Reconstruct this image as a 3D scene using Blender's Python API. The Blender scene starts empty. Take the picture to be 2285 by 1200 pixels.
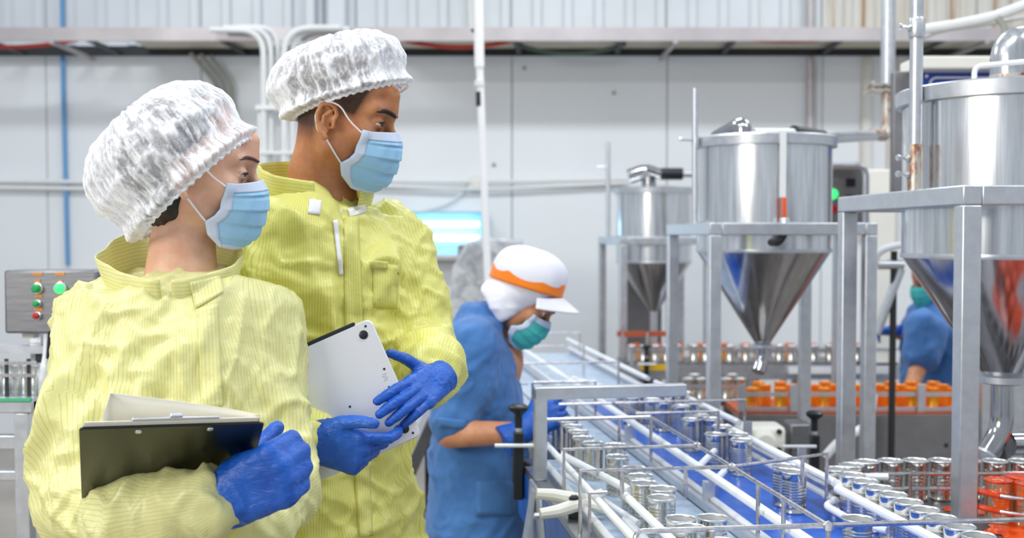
import bpy, bmesh, math, random
import numpy as np
from mathutils import Vector, Matrix
random.seed(7)
R = math.radians
scene = bpy.context.scene
COL = scene.collection
# ------------------------------------------------------------------ camera
F_PX, CX, CY = 2400.0, 1142.5, 600.0
PITCH = math.atan(75.0 / F_PX)
CAM_Z = 1.5
cam = bpy.data.cameras.new('camera')
cam.sensor_width = 36.0
cam.lens = 36.0 * F_PX / 2285.0
cam.clip_start = 0.05
cam.dof.use_dof = True
cam.dof.focus_distance = 1.75
cam.dof.aperture_fstop = 4.0
cam_o = bpy.data.objects.new('camera', cam)
cam_o.location = (0, 0, CAM_Z)
cam_o.rotation_euler = (R(90) - PITCH, 0, 0)
COL.objects.link(cam_o)
scene.camera = cam_o
# ------------------------------------------------------------------ world, lamps, exposure
world = bpy.data.worlds.new('hall_light')
scene.world = world
world.use_nodes = True
bg = world.node_tree.nodes['Background']
bg.inputs[0].default_value = (0.84, 0.92, 1.0, 1)
bg.inputs[1].default_value = 0.56
def area_lamp(name, loc, rot, sx, sy, power, color=(1, 1, 1)):
    l = bpy.data.lights.new(name, 'AREA')
    l.shape = 'RECTANGLE'; l.size = sx; l.size_y = sy; l.energy = power; l.color = color
    o = bpy.data.objects.new(name, l); o.location = loc; o.rotation_euler = rot
    COL.objects.link(o); return o
# rows of ceiling fluorescents of the hall
for i, (x, y) in enumerate([(-2.6, 1.2), (0.4, 1.2), (3.2, 1.6), (-2.6, 5.2), (0.4, 5.2), (3.2, 5.2)]):
    area_lamp('ceiling_lamp', (x, y, 4.3), (0, 0, 0), 1.5, 0.35, 52, (0.95, 0.98, 1.0))
area_lamp('added_key_lamp', (-3.6, -1.6, 3.0), (R(62), 0, R(-62)), 2.2, 1.6, 140, (1.0, 0.95, 0.86))  # unseen key lamp, added to brighten the gowns in the foreground
scene.view_settings.view_transform = 'Standard'
scene.view_settings.look = 'None'
scene.view_settings.gamma = 1.0
scene.view_settings.use_curve_mapping = False
scene.view_settings.exposure = 0.08

# ------------------------------------------------------------------ helpers
CP, SP = math.cos(PITCH), math.sin(PITCH)
def W(px, py, Y):
    """point of the place seen at pixel (px, py) and standing at world depth Y"""
    a = (px - CX) / F_PX; b = -(py - CY) / F_PX
    d = (a, CP + b * SP, -SP + b * CP)
    k = Y / d[1]
    return Vector((d[0] * k, Y, CAM_Z + d[2] * k))
V = Vector
CA = math.atan((790 - CX) / F_PX)              # direction of the can conveyors
CU = V((math.sin(CA), math.cos(CA), 0)); CV = V((math.cos(CA), -math.sin(CA), 0))
BELT_Z = 0.91
def K(s, t, z=0.0):
    """conveyor frame: s across, t along, z above the belt"""
    return CV * s + CU * t + V((0, 0, BELT_Z + z))

def wloc(o):
    v = V((0, 0, 0))
    while o is not None:
        v = v + o.location; o = o.parent
    return v
def tag(o, label=None, cat=None, group=None, kind=None):
    if label: o['label'] = label
    if cat: o['category'] = cat
    if group: o['group'] = group
    if kind: o['kind'] = kind
    return o
def thing(name, loc, label, cat, group=None):
    o = bpy.data.objects.new(name, None); o.location = loc
    o.empty_display_size = 0.05
    COL.objects.link(o)
    return tag(o, label, cat, group)
def link_mesh(name, me, mat, parent=None, loc=None):
    if mat is not None:
        me.materials.append(mat)
    o = bpy.data.objects.new(name, me); COL.objects.link(o)
    if parent is not None: o.parent = parent
    if loc is not None: o.location = loc
    return o
def copy_tree(o, parent=None):
    c = o.copy(); COL.objects.link(c)
    if parent is not None: c.parent = parent
    for ch in list(o.children): copy_tree(ch, c)
    return c

class MB:
    """mesh builder in world coordinates"""
    def __init__(s): s.v = []; s.f = []; s.uv = None
    def add(s, vs, fs):
        n = len(s.v); s.v += [tuple(v) for v in vs]; s.f += [tuple(i + n for i in f) for f in fs]; return s
    def box(s, c, size, ax=None):
        ax = ax or (V((1, 0, 0)), V((0, 1, 0)), V((0, 0, 1))); c = V(c)
        h = [q / 2 for q in size]
        vs = [c + ax[0] * (h[0] * i) + ax[1] * (h[1] * j) + ax[2] * (h[2] * k) for i in (-1, 1) for j in (-1, 1) for k in (-1, 1)]
        return s.add(vs, [(0, 1, 3, 2), (4, 6, 7, 5), (0, 4, 5, 1), (2, 3, 7, 6), (0, 2, 6, 4), (1, 5, 7, 3)])
    def bar(s, a, b, w, h, up=(0, 0, 1)):
        """rectangular bar from a to b, w sideways, h along up"""
        a, b = V(a), V(b); d = (b - a); L = d.length; d.normalize()
        u = V(up); side = d.cross(u)
        if side.length < 1e-4: u = V((0, 1, 0)); side = d.cross(u)
        side.normalize(); u = side.cross(d).normalized()
        return s.box((a + b) / 2, (L, w, h), (d, side, u))
    def tube(s, pts, r, n=10, cap=True, rs=None):
        pts = [V(p) for p in pts]; m = len(pts)
        rings = []; prev = None
        for i, p in enumerate(pts):
            if i == 0: d = pts[1] - p
            elif i == m - 1: d = p - pts[i - 1]
            else: d = (pts[i + 1] - p).normalized() + (p - pts[i - 1]).normalized()
            if d.length < 1e-9: d = pts[min(i + 1, m - 1)] - pts[i - 1]
            d.normalize()
            if prev is None:
                u = d.orthogonal().normalized()
            else:
                u = (prev - d * prev.dot(d))
                u = u.normalized() if u.length > 1e-6 else d.orthogonal().normalized()
            prev = u; w = d.cross(u)
            rr = rs[i] if rs else r
            rings.append([p + (u * math.cos(2 * math.pi * k / n) + w * math.sin(2 * math.pi * k / n)) * rr for k in range(n)])
        vs = [v for ring in rings for v in ring]; fs = []
        for i in range(m - 1):
            for k in range(n):
                fs.append((i * n + k, i * n + (k + 1) % n, (i + 1) * n + (k + 1) % n, (i + 1) * n + k))
        if cap:
            fs.append(tuple(range(n))[::-1]); fs.append(tuple((m - 1) * n + k for k in range(n)))
        return s.add(vs, fs)
    def lathe(s, prof, c=(0, 0, 0), n=32, axis=None, cap0=False, cap1=False):
        """prof: list of (radius, height); around z through c or a tilted axis"""
        c = V(c); ax = V(axis).normalized() if axis else V((0, 0, 1))
        q = V((0, 0, 1)).rotation_difference(ax).to_matrix()
        vs = []; fs = []
        for (r, h) in prof:
            for k in range(n):
                a = 2 * math.pi * k / n
                vs.append(c + q @ V((r * math.cos(a), r * math.sin(a), h)))
        for i in range(len(prof) - 1):
            for k in range(n):
                fs.append((i * n + k, i * n + (k + 1) % n, (i + 1) * n + (k + 1) % n, (i + 1) * n + k))
        if cap0: fs.append(tuple(range(n))[::-1])
        if cap1: fs.append(tuple((len(prof) - 1) * n + k for k in range(n)))
        return s.add(vs, fs)
    def prism(s, poly, d):
        """extrude a flat polygon (world points) by vector d"""
        n = len(poly); d = V(d); p = [V(q) for q in poly]
        vs = p + [q + d for q in p]
        fs = [tuple(range(n))[::-1], tuple(range(n, 2 * n))] + [(i, (i + 1) % n, n + (i + 1) % n, n + i) for i in range(n)]
        return s.add(vs, fs)
    def build(s, name, mat, parent=None, bevel=0, smooth=35, loc=None):
        me = bpy.data.meshes.new(name)
        o0 = wloc(parent) if parent is not None else V((0, 0, 0))
        if loc is not None: o0 = o0 + V(loc) if parent is not None else V(loc)
        me.from_pydata([(v[0] - o0.x, v[1] - o0.y, v[2] - o0.z) for v in s.v], [], s.f)
        bm = bmesh.new(); bm.from_mesh(me); bmesh.ops.recalc_face_normals(bm, faces=bm.faces)
        bm.to_mesh(me); bm.free()
        me.update()
        if smooth:
            me.polygons.foreach_set('use_smooth', [True] * len(me.polygons))
            me.set_sharp_from_angle(angle=R(smooth))
        o = link_mesh(name, me, mat, parent, loc)
        if bevel:
            b = o.modifiers.new('bevel', 'BEVEL'); b.width = bevel; b.segments = 2; b.limit_method = 'ANGLE'; b.angle_limit = R(40)
        return o
def fillet(pts, r, n=6):
    """round the corners of a polyline"""
    pts = [V(p) for p in pts]; out = [pts[0]]
    for i in range(1, len(pts) - 1):
        a, b, c = pts[i - 1], pts[i], pts[i + 1]
        d0 = (a - b); d1 = (c - b)
        q = min(r, d0.length * 0.49, d1.length * 0.49)
        p0 = b + d0.normalized() * q; p1 = b + d1.normalized() * q
        for k in range(n + 1):
            t = k / n
            out.append(p0 * (1 - t) ** 2 + b * (2 * t * (1 - t)) + p1 * t ** 2)
    out.append(pts[-1]); return out
def solo(name, mb, mat, label, cat, group=None, bevel=0, kind=None, smooth=35):
    """a thing that is one mesh, origin at its lowest centre"""
    xs = list(zip(*mb.v)); c = V(((min(xs[0]) + max(xs[0])) / 2, (min(xs[1]) + max(xs[1])) / 2, min(xs[2])))
    o = mb.build(name, mat, None, bevel, smooth, loc=c)
    return tag(o, label, cat, group, kind)

# ------------------------------------------------------------------ materials
def lin(c):
    """sRGB 0..255 to linear"""
    f = lambda u: (u / 12.92 if u <= 0.04045 else ((u + 0.055) / 1.055) ** 2.4)
    return tuple(f(x / 255.0) for x in c[:3]) + (1.0,)
class NT:
    def __init__(s, name):
        s.m = bpy.data.materials.new(name); s.m.use_nodes = True
        s.t = s.m.node_tree; s.b = s.t.nodes['Principled BSDF']; s.out = s.t.nodes['Material Output']
    def n(s, typ, **kw):
        nd = s.t.nodes.new(typ)
        for k, v in kw.items(): setattr(nd, k, v)
        return nd
    def l(s, a, b): s.t.links.new(a, b)
    def coord(s, kind='Object', scale=(1, 1, 1)):
        tc = s.n('ShaderNodeTexCoord'); mp = s.n('ShaderNodeMapping'); mp.inputs['Scale'].default_value = scale
        s.l(tc.outputs[kind], mp.inputs['Vector']); return mp.outputs['Vector']
    def noise(s, vec, scale, detail=3, rough=0.55, dist=0.0):
        q = s.n('ShaderNodeTexNoise'); q.inputs['Scale'].default_value = scale; q.inputs['Detail'].default_value = detail
        q.inputs['Roughness'].default_value = rough; q.inputs['Distortion'].default_value = dist
        if vec is not None: s.l(vec, q.inputs['Vector'])
        return q.outputs['Fac']
    def ramp(s, fac, stops):
        r = s.n('ShaderNodeValToRGB'); e = r.color_ramp.elements
        e[0].position, e[0].color = stops[0]; e[1].position, e[1].color = stops[-1]
        for p, c in stops[1:-1]:
            x = e.new(p); x.color = c
        s.l(fac, r.inputs['Fac']); return r.outputs['Color']
    def bump(s, h, strength=0.3, dist=0.002):
        b = s.n('ShaderNodeBump'); b.inputs['Strength'].default_value = strength; b.inputs['Distance'].default_value = dist
        s.l(h, b.inputs['Height']); s.l(b.outputs['Normal'], s.b.inputs['Normal']); return b
    def set(s, **kw):
        for k, v in kw.items(): s.b.inputs[k.replace('_', ' ')].default_value = v
        return s
def g(v): return (v, v, v, 1)
def plain(name, col, rough=0.5, metal=0.0, var=0.08, vscale=6, spec=0.5, bump=0.0, bscale=60):
    q = NT(name); c = lin(col)
    vec = q.coord()
    f = q.noise(vec, vscale, 4)
    a = tuple(max(0, x * (1 - var)) for x in c[:3]) + (1,); b = tuple(min(1, x * (1 + var)) for x in c[:3]) + (1,)
    q.l(q.ramp(f, [(0.3, a), (0.7, b)]), q.b.inputs['Base Color'])
    q.set(Roughness=rough, Metallic=metal, Specular_IOR_Level=spec)
    if bump: q.bump(q.noise(vec, bscale, 3), bump, 0.002)
    return q.m
def steel(name, col=(172, 174, 178), rough=0.3, scale=(3, 3, 60), var=0.16, bumpv=0.05, metal=1.0):
    q = NT(name); c = lin(col); vec = q.coord('Object', scale)
    f = q.noise(vec, 4, 4, 0.6)
    a = tuple(x * (1 - var) for x in c[:3]) + (1,); b = tuple(min(1, x * (1 + var)) for x in c[:3]) + (1,)
    q.l(q.ramp(f, [(0.3, a), (0.7, b)]), q.b.inputs['Base Color'])
    mr = q.n('ShaderNodeMapRange'); mr.inputs['To Min'].default_value = rough * 0.75; mr.inputs['To Max'].default_value = rough * 1.3
    q.l(f, mr.inputs['Value']); q.l(mr.outputs['Result'], q.b.inputs['Roughness'])
    q.set(Metallic=metal); q.bump(f, bumpv, 0.002)
    return q.m
M = {}
M['wall'] = plain('wall_panel_white', (232, 236, 240), 0.38, 0, 0.025, 1.2)
M['wallrib'] = plain('ribbed_sheet_white', (222, 227, 233), 0.35, 0, 0.04, 2.0)
def rusty_sheet():
    q = NT('weathered_sheet'); vec = q.coord('Object', (5, 5, 0.15)); f = q.noise(vec, 3.2, 5, 0.7)
    q.l(q.ramp(f, [(0.36, lin((168, 128, 86))), (0.46, lin((214, 207, 196))), (0.6, lin((226, 226, 222)))]), q.b.inputs['Base Color'])
    q.set(Roughness=0.5); return q.m
M['rust_sheet'] = rusty_sheet()
M['floor'] = plain('factory_floor', (150, 142, 134), 0.35, 0, 0.2, 2.5)
M['steel'] = steel('brushed_stainless')
M['steel_h'] = steel('brushed_stainless_across', scale=(3, 60, 60))
M['steel_dk'] = steel('dull_stainless', (138, 138, 142), 0.42)
M['frame'] = steel('satin_frame_steel', (204, 207, 213), 0.36, (8, 8, 8), 0.08, 0.05, 0.8)
M['tank'] = steel('tank_sheet', (216, 218, 222), 0.2, (14, 14, 0.7), 0.22, 0.12, 0.92)
M['cone'] = steel('polished_cone', (176, 176, 180), 0.13, (10, 10, 1.0), 0.12, 0.03)
M['tin'] = steel('tin_plate', (218, 216, 210), 0.16, (6, 6, 20), 0.08, 0.02)
M['tin_in'] = plain('can_inside', (205, 208, 210), 0.4, 0.25, 0.05)
M['rim'] = steel('rolled_rim', (232, 234, 236), 0.3, (3, 3, 3), 0.05, 0.0)
M['rod'] = steel('wire_rod', (206, 202, 204), 0.28, (20, 20, 20), 0.2)
M['plast'] = plain('white_guide_plastic', (236, 239, 244), 0.35, 0, 0.03)
M['cream'] = plain('cream_plastic', (238, 236, 226), 0.45, 0, 0.03)
M['pvc'] = plain('white_conduit', (226, 228, 228), 0.4, 0, 0.04)
M['pvc_grey'] = plain('grey_conduit', (158, 158, 148), 0.5, 0, 0.1)
M['galv'] = plain('galvanised_tray', (186, 180, 182), 0.45, 0.5, 0.12, 3)
M['tray_in'] = plain('tray_underside', (214, 206, 190), 0.6, 0.1, 0.12, 3)
M['black'] = plain('black_plastic', (22, 27, 34), 0.4, 0, 0.1)
M['dark'] = plain('dark_metal', (56, 58, 60), 0.5, 0.4, 0.15)
M['blue_pipe'] = plain('blue_pipe', (98, 156, 208), 0.4, 0, 0.05)
M['red'] = plain('red_cable', (196, 58, 40), 0.5)
M['green'] = plain('green_cable', (78, 104, 92), 0.5)
M['orange'] = plain('orange_plastic', (240, 92, 34), 0.4)
M['yellow'] = plain('yellow_strip', (236, 190, 20), 0.5)
M['green_btn'] = plain('green_button', (20, 160, 84), 0.3)
M['red_btn'] = plain('red_button', (190, 30, 44), 0.3)
M['label_or'] = plain('orange_label', (216, 138, 48), 0.6)
M['teal'] = plain('teal_strip', (70, 178, 132), 0.5)
M['sign_blue'] = plain('blue_sign', (34, 70, 172), 0.35, 0, 0.04)
M['white'] = plain('white_paint', (240, 240, 242), 0.4, 0, 0.02)
M['grey_panel'] = steel('grey_machine_panel', (150, 148, 150), 0.5, (4, 4, 4), 0.1)
def belt(name, c0, c1, rough):
    q = NT(name); vec = q.coord('Object', (1, 1, 1)); f = q.noise(vec, 22, 5, 0.65)
    q.l(q.ramp(f, [(0.32, lin(c0)), (0.68, lin(c1))]), q.b.inputs['Base Color'])
    q.set(Roughness=rough, Specular_IOR_Level=0.45); q.bump(q.noise(vec, 160, 2), 0.12, 0.001); return q.m
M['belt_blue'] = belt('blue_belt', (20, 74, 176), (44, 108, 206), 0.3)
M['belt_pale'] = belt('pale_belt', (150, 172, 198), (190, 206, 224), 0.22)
def sauce():
    q = NT('tomato_sauce'); vec = q.coord('Object'); f = q.noise(vec, 30, 4)
    q.l(q.ramp(f, [(0.3, lin((188, 38, 14))), (0.7, lin((236, 92, 26)))]), q.b.inputs['Base Color'])
    q.set(Roughness=0.18); q.bump(f, 0.4, 0.004); return q.m
M['sauce'] = sauce()
def stained_tin():
    q = NT('sauce_stained_tin'); vec = q.coord('Object', (1, 1, 0.5)); f = q.noise(vec, 26, 4, 0.6)
    q.l(q.ramp(f, [(0.42, lin((255, 172, 36))), (0.62, lin((242, 124, 26)))]), q.b.inputs['Base Color'])
    mr = q.n('ShaderNodeMapRange'); mr.inputs['From Min'].default_value = 0.48; mr.inputs['From Max'].default_value = 0.62
    mr.inputs['To Min'].default_value = 0.55; mr.inputs['To Max'].default_value = 0.0
    q.l(f, mr.inputs['Value']); q.l(mr.outputs['Result'], q.b.inputs['Metallic'])
    q.set(Roughness=0.25); return q.m
M['stain_tin'] = stained_tin()
def smeared_tin():
    q = NT('sauce_smeared_tin'); vec = q.coord('Object', (1, 1, 0.35)); f = q.noise(vec, 48, 4, 0.6, 0.6)
    q.l(q.ramp(f, [(0.46, lin((228, 92, 20))), (0.54, lin((222, 206, 180)))]), q.b.inputs['Base Color'])
    mr = q.n('ShaderNodeMapRange'); mr.inputs['From Min'].default_value = 0.46; mr.inputs['From Max'].default_value = 0.54
    mr.inputs['To Min'].default_value = 0.0; mr.inputs['To Max'].default_value = 0.9
    q.l(f, mr.inputs['Value']); q.l(mr.outputs['Result'], q.b.inputs['Metallic'])
    q.set(Roughness=0.2); return q.m
M['smear_tin'] = smeared_tin()
def rusted_pipe():
    q = NT('rust_streaked_pipe'); vec = q.coord('Object', (6, 6, 2)); f = q.noise(vec, 7, 5, 0.7)
    q.l(q.ramp(f, [(0.36, lin((150, 92, 54))), (0.5, lin((204, 196, 186))), (0.7, lin((206, 206, 206)))]), q.b.inputs['Base Color'])
    q.set(Roughness=0.4, Metallic=0.6); return q.m
M['rust_pipe'] = rusted_pipe()
def emit(name, col, s):
    q = NT(name); q.b.inputs['Emission Color'].default_value = lin(col); q.b.inputs['Emission Strength'].default_value = s
    q.b.inputs['Base Color'].default_value = lin(col); return q.m
M['hot'] = plain('rusty_orange_pipe', (176, 84, 50), 0.5, 0, 0.2)
M['tube_on'] = emit('lit_tube', (214, 244, 255), 5.0)
M['green_on'] = emit('lit_green_lamp', (60, 226, 120), 1.0)
M['trap_blue'] = plain('lamp_reflector', (168, 214, 236), 0.35)
def film():
    q = NT('plastic_film'); vec = q.coord('Object'); f = q.noise(vec, 9, 4, 0.6, 1.2)
    q.l(q.ramp(f, [(0.35, lin((176, 180, 186))), (0.65, lin((226, 229, 233)))]), q.b.inputs['Base Color'])
    q.set(Roughness=0.2, Alpha=0.72); q.bump(f, 0.6, 0.02); return q.m
M['film'] = film()
# ================================================================== setting
def on_z(px, py, z):
    a = W(px, py, 1.0) - V((0, 0, CAM_Z)); k = (z - CAM_Z) / a.z
    return V((0, 0, CAM_Z)) + a * k
WALL_Y = 8.0
tag(MB().box((0, 3.0, -0.05), (14, 14, 0.1)).build('floor', M['floor'], smooth=0), kind='structure')
wall = tag(MB().box((0, WALL_Y + 0.12, 2.4), (14, 0.12, 4.8)).build('wall_back', M['wallrib'], smooth=0), kind='structure')
x = -6.9; i = 0
while x < 6.9:
    m = MB().box((x + 0.575, WALL_Y + 0.03, 1.45), (1.144, 0.06, 2.9))
    m.build('panel', M['wall'], wall, bevel=0.004, smooth=0)
    # ribbed sheet above: flat pans with raised seams
    sheet = M['rust_sheet'] if x > 2.2 else M['wallrib']
    poly = []
    n = 5; w = 1.144 / n
    for k in range(n):
        a = x + k * w
        poly += [(a, 0), (a + w * 0.62, 0), (a + w * 0.7, -0.035), (a + w * 0.92, -0.035)]
    poly.append((x + 1.144, 0))
    pts = [V((px_, WALL_Y + 0.03 + py_, 2.905)) for px_, py_ in poly] + [V((x + 1.144, WALL_Y + 0.06, 2.905)), V((x, WALL_Y + 0.06, 2.905))]
    MB().prism(pts, (0, 0, 1.9)).build('ribbed_sheet', sheet, wall, smooth=0)
    x += 1.15
# weathered cover strips on the wall at the right
for k, px_ in enumerate((1932, 1990, 2040)):
    p = W(px_, 300, WALL_Y - 0.02)
    MB().box((p.x, WALL_Y - 0.02, 2.2), (0.07, 0.04, 1.5)).build('cover_strip', M['rust_sheet'], wall, smooth=0)
for k, (px_, w) in enumerate(((693, 0.07), (752, 0.13))):
    p = W(px_, 20, WALL_Y - 0.06)
    MB().box((p.x, WALL_Y - 0.05, 3.75), (w, 0.09, 1.75)).build('upright_rib', M['wallrib'], wall, bevel=0.01)

# ---- cable tray across the wall
TZ = 2.815
t = thing('cable_tray', (0, 7.6, TZ), 'long galvanised cable tray running along the white wall', 'cable tray')
MB().bar((-6, 7.30, TZ + 0.04), (6, 7.30, TZ + 0.04), 0.02, 0.09).build('side_rail', M['galv'], t)
MB().bar((-6, 7.90, TZ + 0.03), (6, 7.90, TZ + 0.03), 0.02, 0.07).build('side_rail', M['dark'], t)
for px_ in (-40, 190, 490, 740, 1150, 1385, 1640, 1880, 2110, 2330):
    a = W(px_, 95, 7.32); 
    MB().bar((a.x, 7.31, TZ + 0.012), (a.x + (0.03), 7.9, TZ + 0.012), 0.035, 0.02).build('rung', M['dark'], t)
MB().bar((W(860, 95, 7.6).x, 7.6, TZ + 0.05), (6, 7.6, TZ + 0.05), 0.56, 0.012).build('tray_plate', M['tray_in'], t)
MB().bar((W(300, 95, 7.6).x, 7.6, TZ + 0.05), (W(600, 95, 7.6).x, 7.6, TZ + 0.05), 0.56, 0.012).build('tray_plate', M['tray_in'], t)
for k in range(6):      # brackets that hold the tray to the wall
    xb = -5.2 + k * 2.1
    MB().bar((xb, 7.28, TZ - 0.012), (xb, 8.0, TZ - 0.012), 0.03, 0.024).build('wall_bracket', M['galv'], t)
def sag(x0, x1, y0, z0, d, n=10):
    return [V((x0 + (x1 - x0) * k / n, y0, z0 - d * 4 * (k / n) * (1 - k / n))) for k in range(n + 1)]
solo('cable', MB().tube(sag(W(900, 95, 7.5).x, W(1150, 95, 7.5).x, 7.45, TZ + 0.03, 0.05), 0.016, 8), M['red'], 'red cable sagging under the tray right of the tall person', 'cable', 'cables in the tray')
solo('cable', MB().tube(sag(W(1150, 95, 7.5).x, W(1400, 95, 7.5).x, 7.6, TZ + 0.03, 0.07), 0.014, 8), M['green'], 'dark green cable sagging under the tray above the blue worker', 'cable', 'cables in the tray')
solo('cable', MB().tube(sag(W(-150, 95, 7.5).x, W(180, 95, 7.5).x, 7.45, TZ + 0.03, 0.05), 0.014, 8), M['red'], 'red and dark cable sagging in the tray at far left', 'cable', 'cables in the tray')
solo('cable', MB().tube(sag(W(1640, 95, 7.5).x, W(1850, 95, 7.5).x, 7.40, TZ + 0.03, 0.02), 0.012, 8), M['red'], 'thin red cable in the tray above the middle tank', 'cable', 'cables in the tray')

# ---- white conduits that bend out of the tray and run down the wall
def wpipe(name, pix, Y, r, mat, label, group=None, fr=0.12, cat='pipe', n=10):
    pts = [W(px_, py_, (Y if len(q) < 3 else q[2])) for q in pix for (px_, py_) in [q[:2]]]
    return solo(name, MB().tube(fillet(pts, fr), r, n), mat, label, cat, group)
for k, (xt, xd, yt) in enumerate([(470, 588, 66), (500, 604, 62), (530, 620, 60)]):
    wpipe('conduit', [(xt, yt), (xd, yt + 2), (xd, 800)], 7.20 - 0.0 + k * 0.045, 0.02, M['pvc'],
          ['leftmost white conduit curving left into the tray', 'middle white conduit curving left into the tray', 'rightmost white conduit curving left into the tray'][k], 'white conduits bending from the tray', 0.16)
for k, (xt, xd, yt) in enumerate([(760, 634, 62), (780, 652, 66)]):
    wpipe('conduit', [(xt, yt), (xd, yt), (xd, 800)], 7.20 + k * 0.05, 0.022, M['pvc'],
          ['left of two white conduits curving right behind the hairnet', 'right of two white conduits curving right behind the hairnet'][k], 'white conduits bending from the tray', 0.2)
c0 = W(622, 240, 7.2)
solo('conduit_clamp', MB().box(c0, (0.30, 0.05, 0.03)).box(c0 - V((0, 0.0, 0.3)), (0.30, 0.05, 0.02)).box(c0 + V((-0.13, 0.012, -0.15)), (0.02, 0.02, 0.3)), M['pvc'], 'white strap clamp holding the bundle of conduits', 'clamp')
for k in range(3):
    wpipe('conduit', [(425 + k * 22, 118 + k * 3, 7.86), (476 + k * 20, 178 + k * 4, 7.9), (490 + k * 15, 205 + k * 4, 7.95), (494 + k * 15, 330, 7.95)], 7.9, 0.016, M['pvc_grey'],
          ['leftmost grey conduit kinking down from the tray', 'middle grey conduit kinking down from the tray', 'rightmost grey conduit kinking down from the tray'][k], 'grey conduits left of the white ones', 0.06)
wpipe('blue_pipe', [(138, -60), (141, 200), (151, 592)], 7.97, 0.016, M['blue_pipe'], 'thin blue pipe running straight down the white wall', 0.05)
for k, (ya, yb) in enumerate([(406, 408), (420, 424)]):
    wpipe('conduit', [(-120, ya - 3), (400, yb)], 7.96, 0.017, M['pvc'], ['upper white conduit along the wall left of the shorter person', 'lower white conduit along the wall left of the shorter person'][k], 'horizontal wall conduits')
for k, (ya, ym, yb) in enumerate([(404, 406, 400), (414, 424, 408)]):
    wpipe('conduit', [(830, ya), (1062, ym), (1400, yb)], 7.95, 0.013, M['pvc'], ['upper thin conduit crossing the wall behind the pole', 'lower thin conduit crossing the wall behind the pole'][k], 'horizontal wall conduits', 0.3)
p = W(1062, 408, 7.93)
jb = thing('junction_box', (p.x, 7.96, p.z - 0.06), 'round white junction box on the wall behind the pole', 'junction box')
MB().lathe([(0.062, 0), (0.062, 0.03), (0.054, 0.04)], (p.x, 7.99, p.z), 24, (0, -1, 0), True, True).build('body', M['pvc'], jb)
MB().lathe([(0.03, 0.04), (0.03, 0.05)], (p.x, 7.99, p.z), 16, (0, -1, 0), True, True).build('cover', M['cream'], jb)
wpipe('cable', [(1040, 425), (1000, 455), (930, 474)], 7.97, 0.008, M['pvc'], 'thin white cable sagging to the lit fly trap', 'cables on the wall', 0.2, 'cable')
wpipe('conduit', [(1809, -40), (1809, 330)], 7.95, 0.03, M['galv'], 'grey vertical conduit on the wall above the middle tank', 'vertical wall conduits')
wpipe('conduit', [(1048, -40), (1052, 72)], 7.9, 0.022, M['pvc'], 'short white conduit dropping to the tray beside the pole', 'vertical wall conduits')
for q in ((1170, 152), (1370, 207), (1102, 367)):
    c = W(q[0], q[1], 7.995); solo('wall_plug', MB().lathe([(0.014, 0), (0.012, 0.012), (0.005, 0.016)], c, 12, (0, -1, 0), True, True), M['pvc_grey'],
        {1170: 'pale grey wall plug just under the cable tray', 1370: 'grey wall plug high above the small tank rod', 1102: 'dark grey wall plug right of the white pole'}[q[0]], 'wall plug')

# ---- telescopic white pole
pa, pb = W(1066, -60, 5.6), W(1074, 190, 5.6); pc = W(1088, 640, 5.6); pd = V((pc.x + 0.05, 5.6, 0.0))
t = thing('pole', pd, 'tall white telescopic pole leaning behind the blue worker', 'pole')
MB().tube([pa, W(1070, 150, 5.6)], 0.0255, 14).build('outer_tube', M['white'], t)
MB().tube([W(1070, 140, 5.6), pd], 0.020, 14).build('inner_tube', M['white'], t)
MB().tube([W(1070.5, 205, 5.6), W(1071, 237, 5.6)], 0.0208, 14).build('grip_band', M['black'], t)
MB().tube([W(1069.5, 180, 5.6), W(1070, 192, 5.6)], 0.0265, 14).build('collar', M['pvc'], t)
MB().tube([W(1052, 66, 5.6), W(1064, 74, 5.6)], 0.008, 8).build('clip', M['dark'], t)

# ---- electric fly trap on the wall
a, b = W(905, 478, 7.9), W(1078, 580, 7.9)
t = thing('fly_trap', ((a.x + b.x) / 2, 7.9, b.z), 'lit electric fly trap with two glowing tubes on the wall', 'fly trap')
def xz(mb, x0, x1, z0, z1, y0, y1): return mb.box(((x0 + x1) / 2, (y0 + y1) / 2, (z0 + z1) / 2), (abs(x1 - x0), abs(y1 - y0), abs(z1 - z0)))
xz(MB(), a.x, b.x, b.z + 0.03, a.z, 7.95, 7.99).build('reflector', M['trap_blue'], t)
for k, z in enumerate((W(990, 500, 7.9).z, W(990, 531, 7.9).z)):
    MB().tube([(a.x + 0.04, 7.9, z), (b.x - 0.03, 7.9, z)], 0.018, 12).build('lamp_tube', M['tube_on'], t)
xz(MB(), a.x, b.x, b.z, b.z + 0.035, 7.82, 7.99).build('catch_tray', M['galv'], t, bevel=0.004)
for xx in (a.x, b.x): xz(MB(), xx - 0.012, xx + 0.012, b.z, a.z, 7.84, 7.99).build('end_plate', M['trap_blue'], t)
xz(MB(), a.x, b.x, a.z, a.z + 0.02, 7.84, 7.99).build('top_plate', M['trap_blue'], t)

# ---- cabinet wrapped in plastic film
a, b = W(1010, 535, 6.4), W(1160, 760, 6.4)
t = thing('wrapped_cabinet', ((a.x + b.x) / 2, 6.5, 0), 'grey cabinet wrapped in clear plastic film behind the blue worker', 'cabinet')
xz(MB(), a.x + 0.03, b.x - 0.01, 0.0, a.z - 0.03, 6.42, 6.72).build('body', M['steel_dk'], t, bevel=0.01)
xz(MB(), a.x + 0.12, a.x + 0.14, b.z, a.z - 0.06, 6.40, 6.42).build('door_seam', M['dark'], t)
xz(MB(), a.x + 0.03, a.x + 0.10, b.z, a.z - 0.06, 6.40, 6.42).build('door_edge', M['steel'], t)
prof = [(a.x - 0.02, 0.3), (a.x - 0.03, b.z + 0.05), (a.x + 0.0, a.z - 0.16), (a.x + 0.08, a.z - 0.02), (a.x + 0.17, a.z + 0.02), (b.x + 0.02, a.z), (b.x + 0.03, 0.3)]
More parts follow.
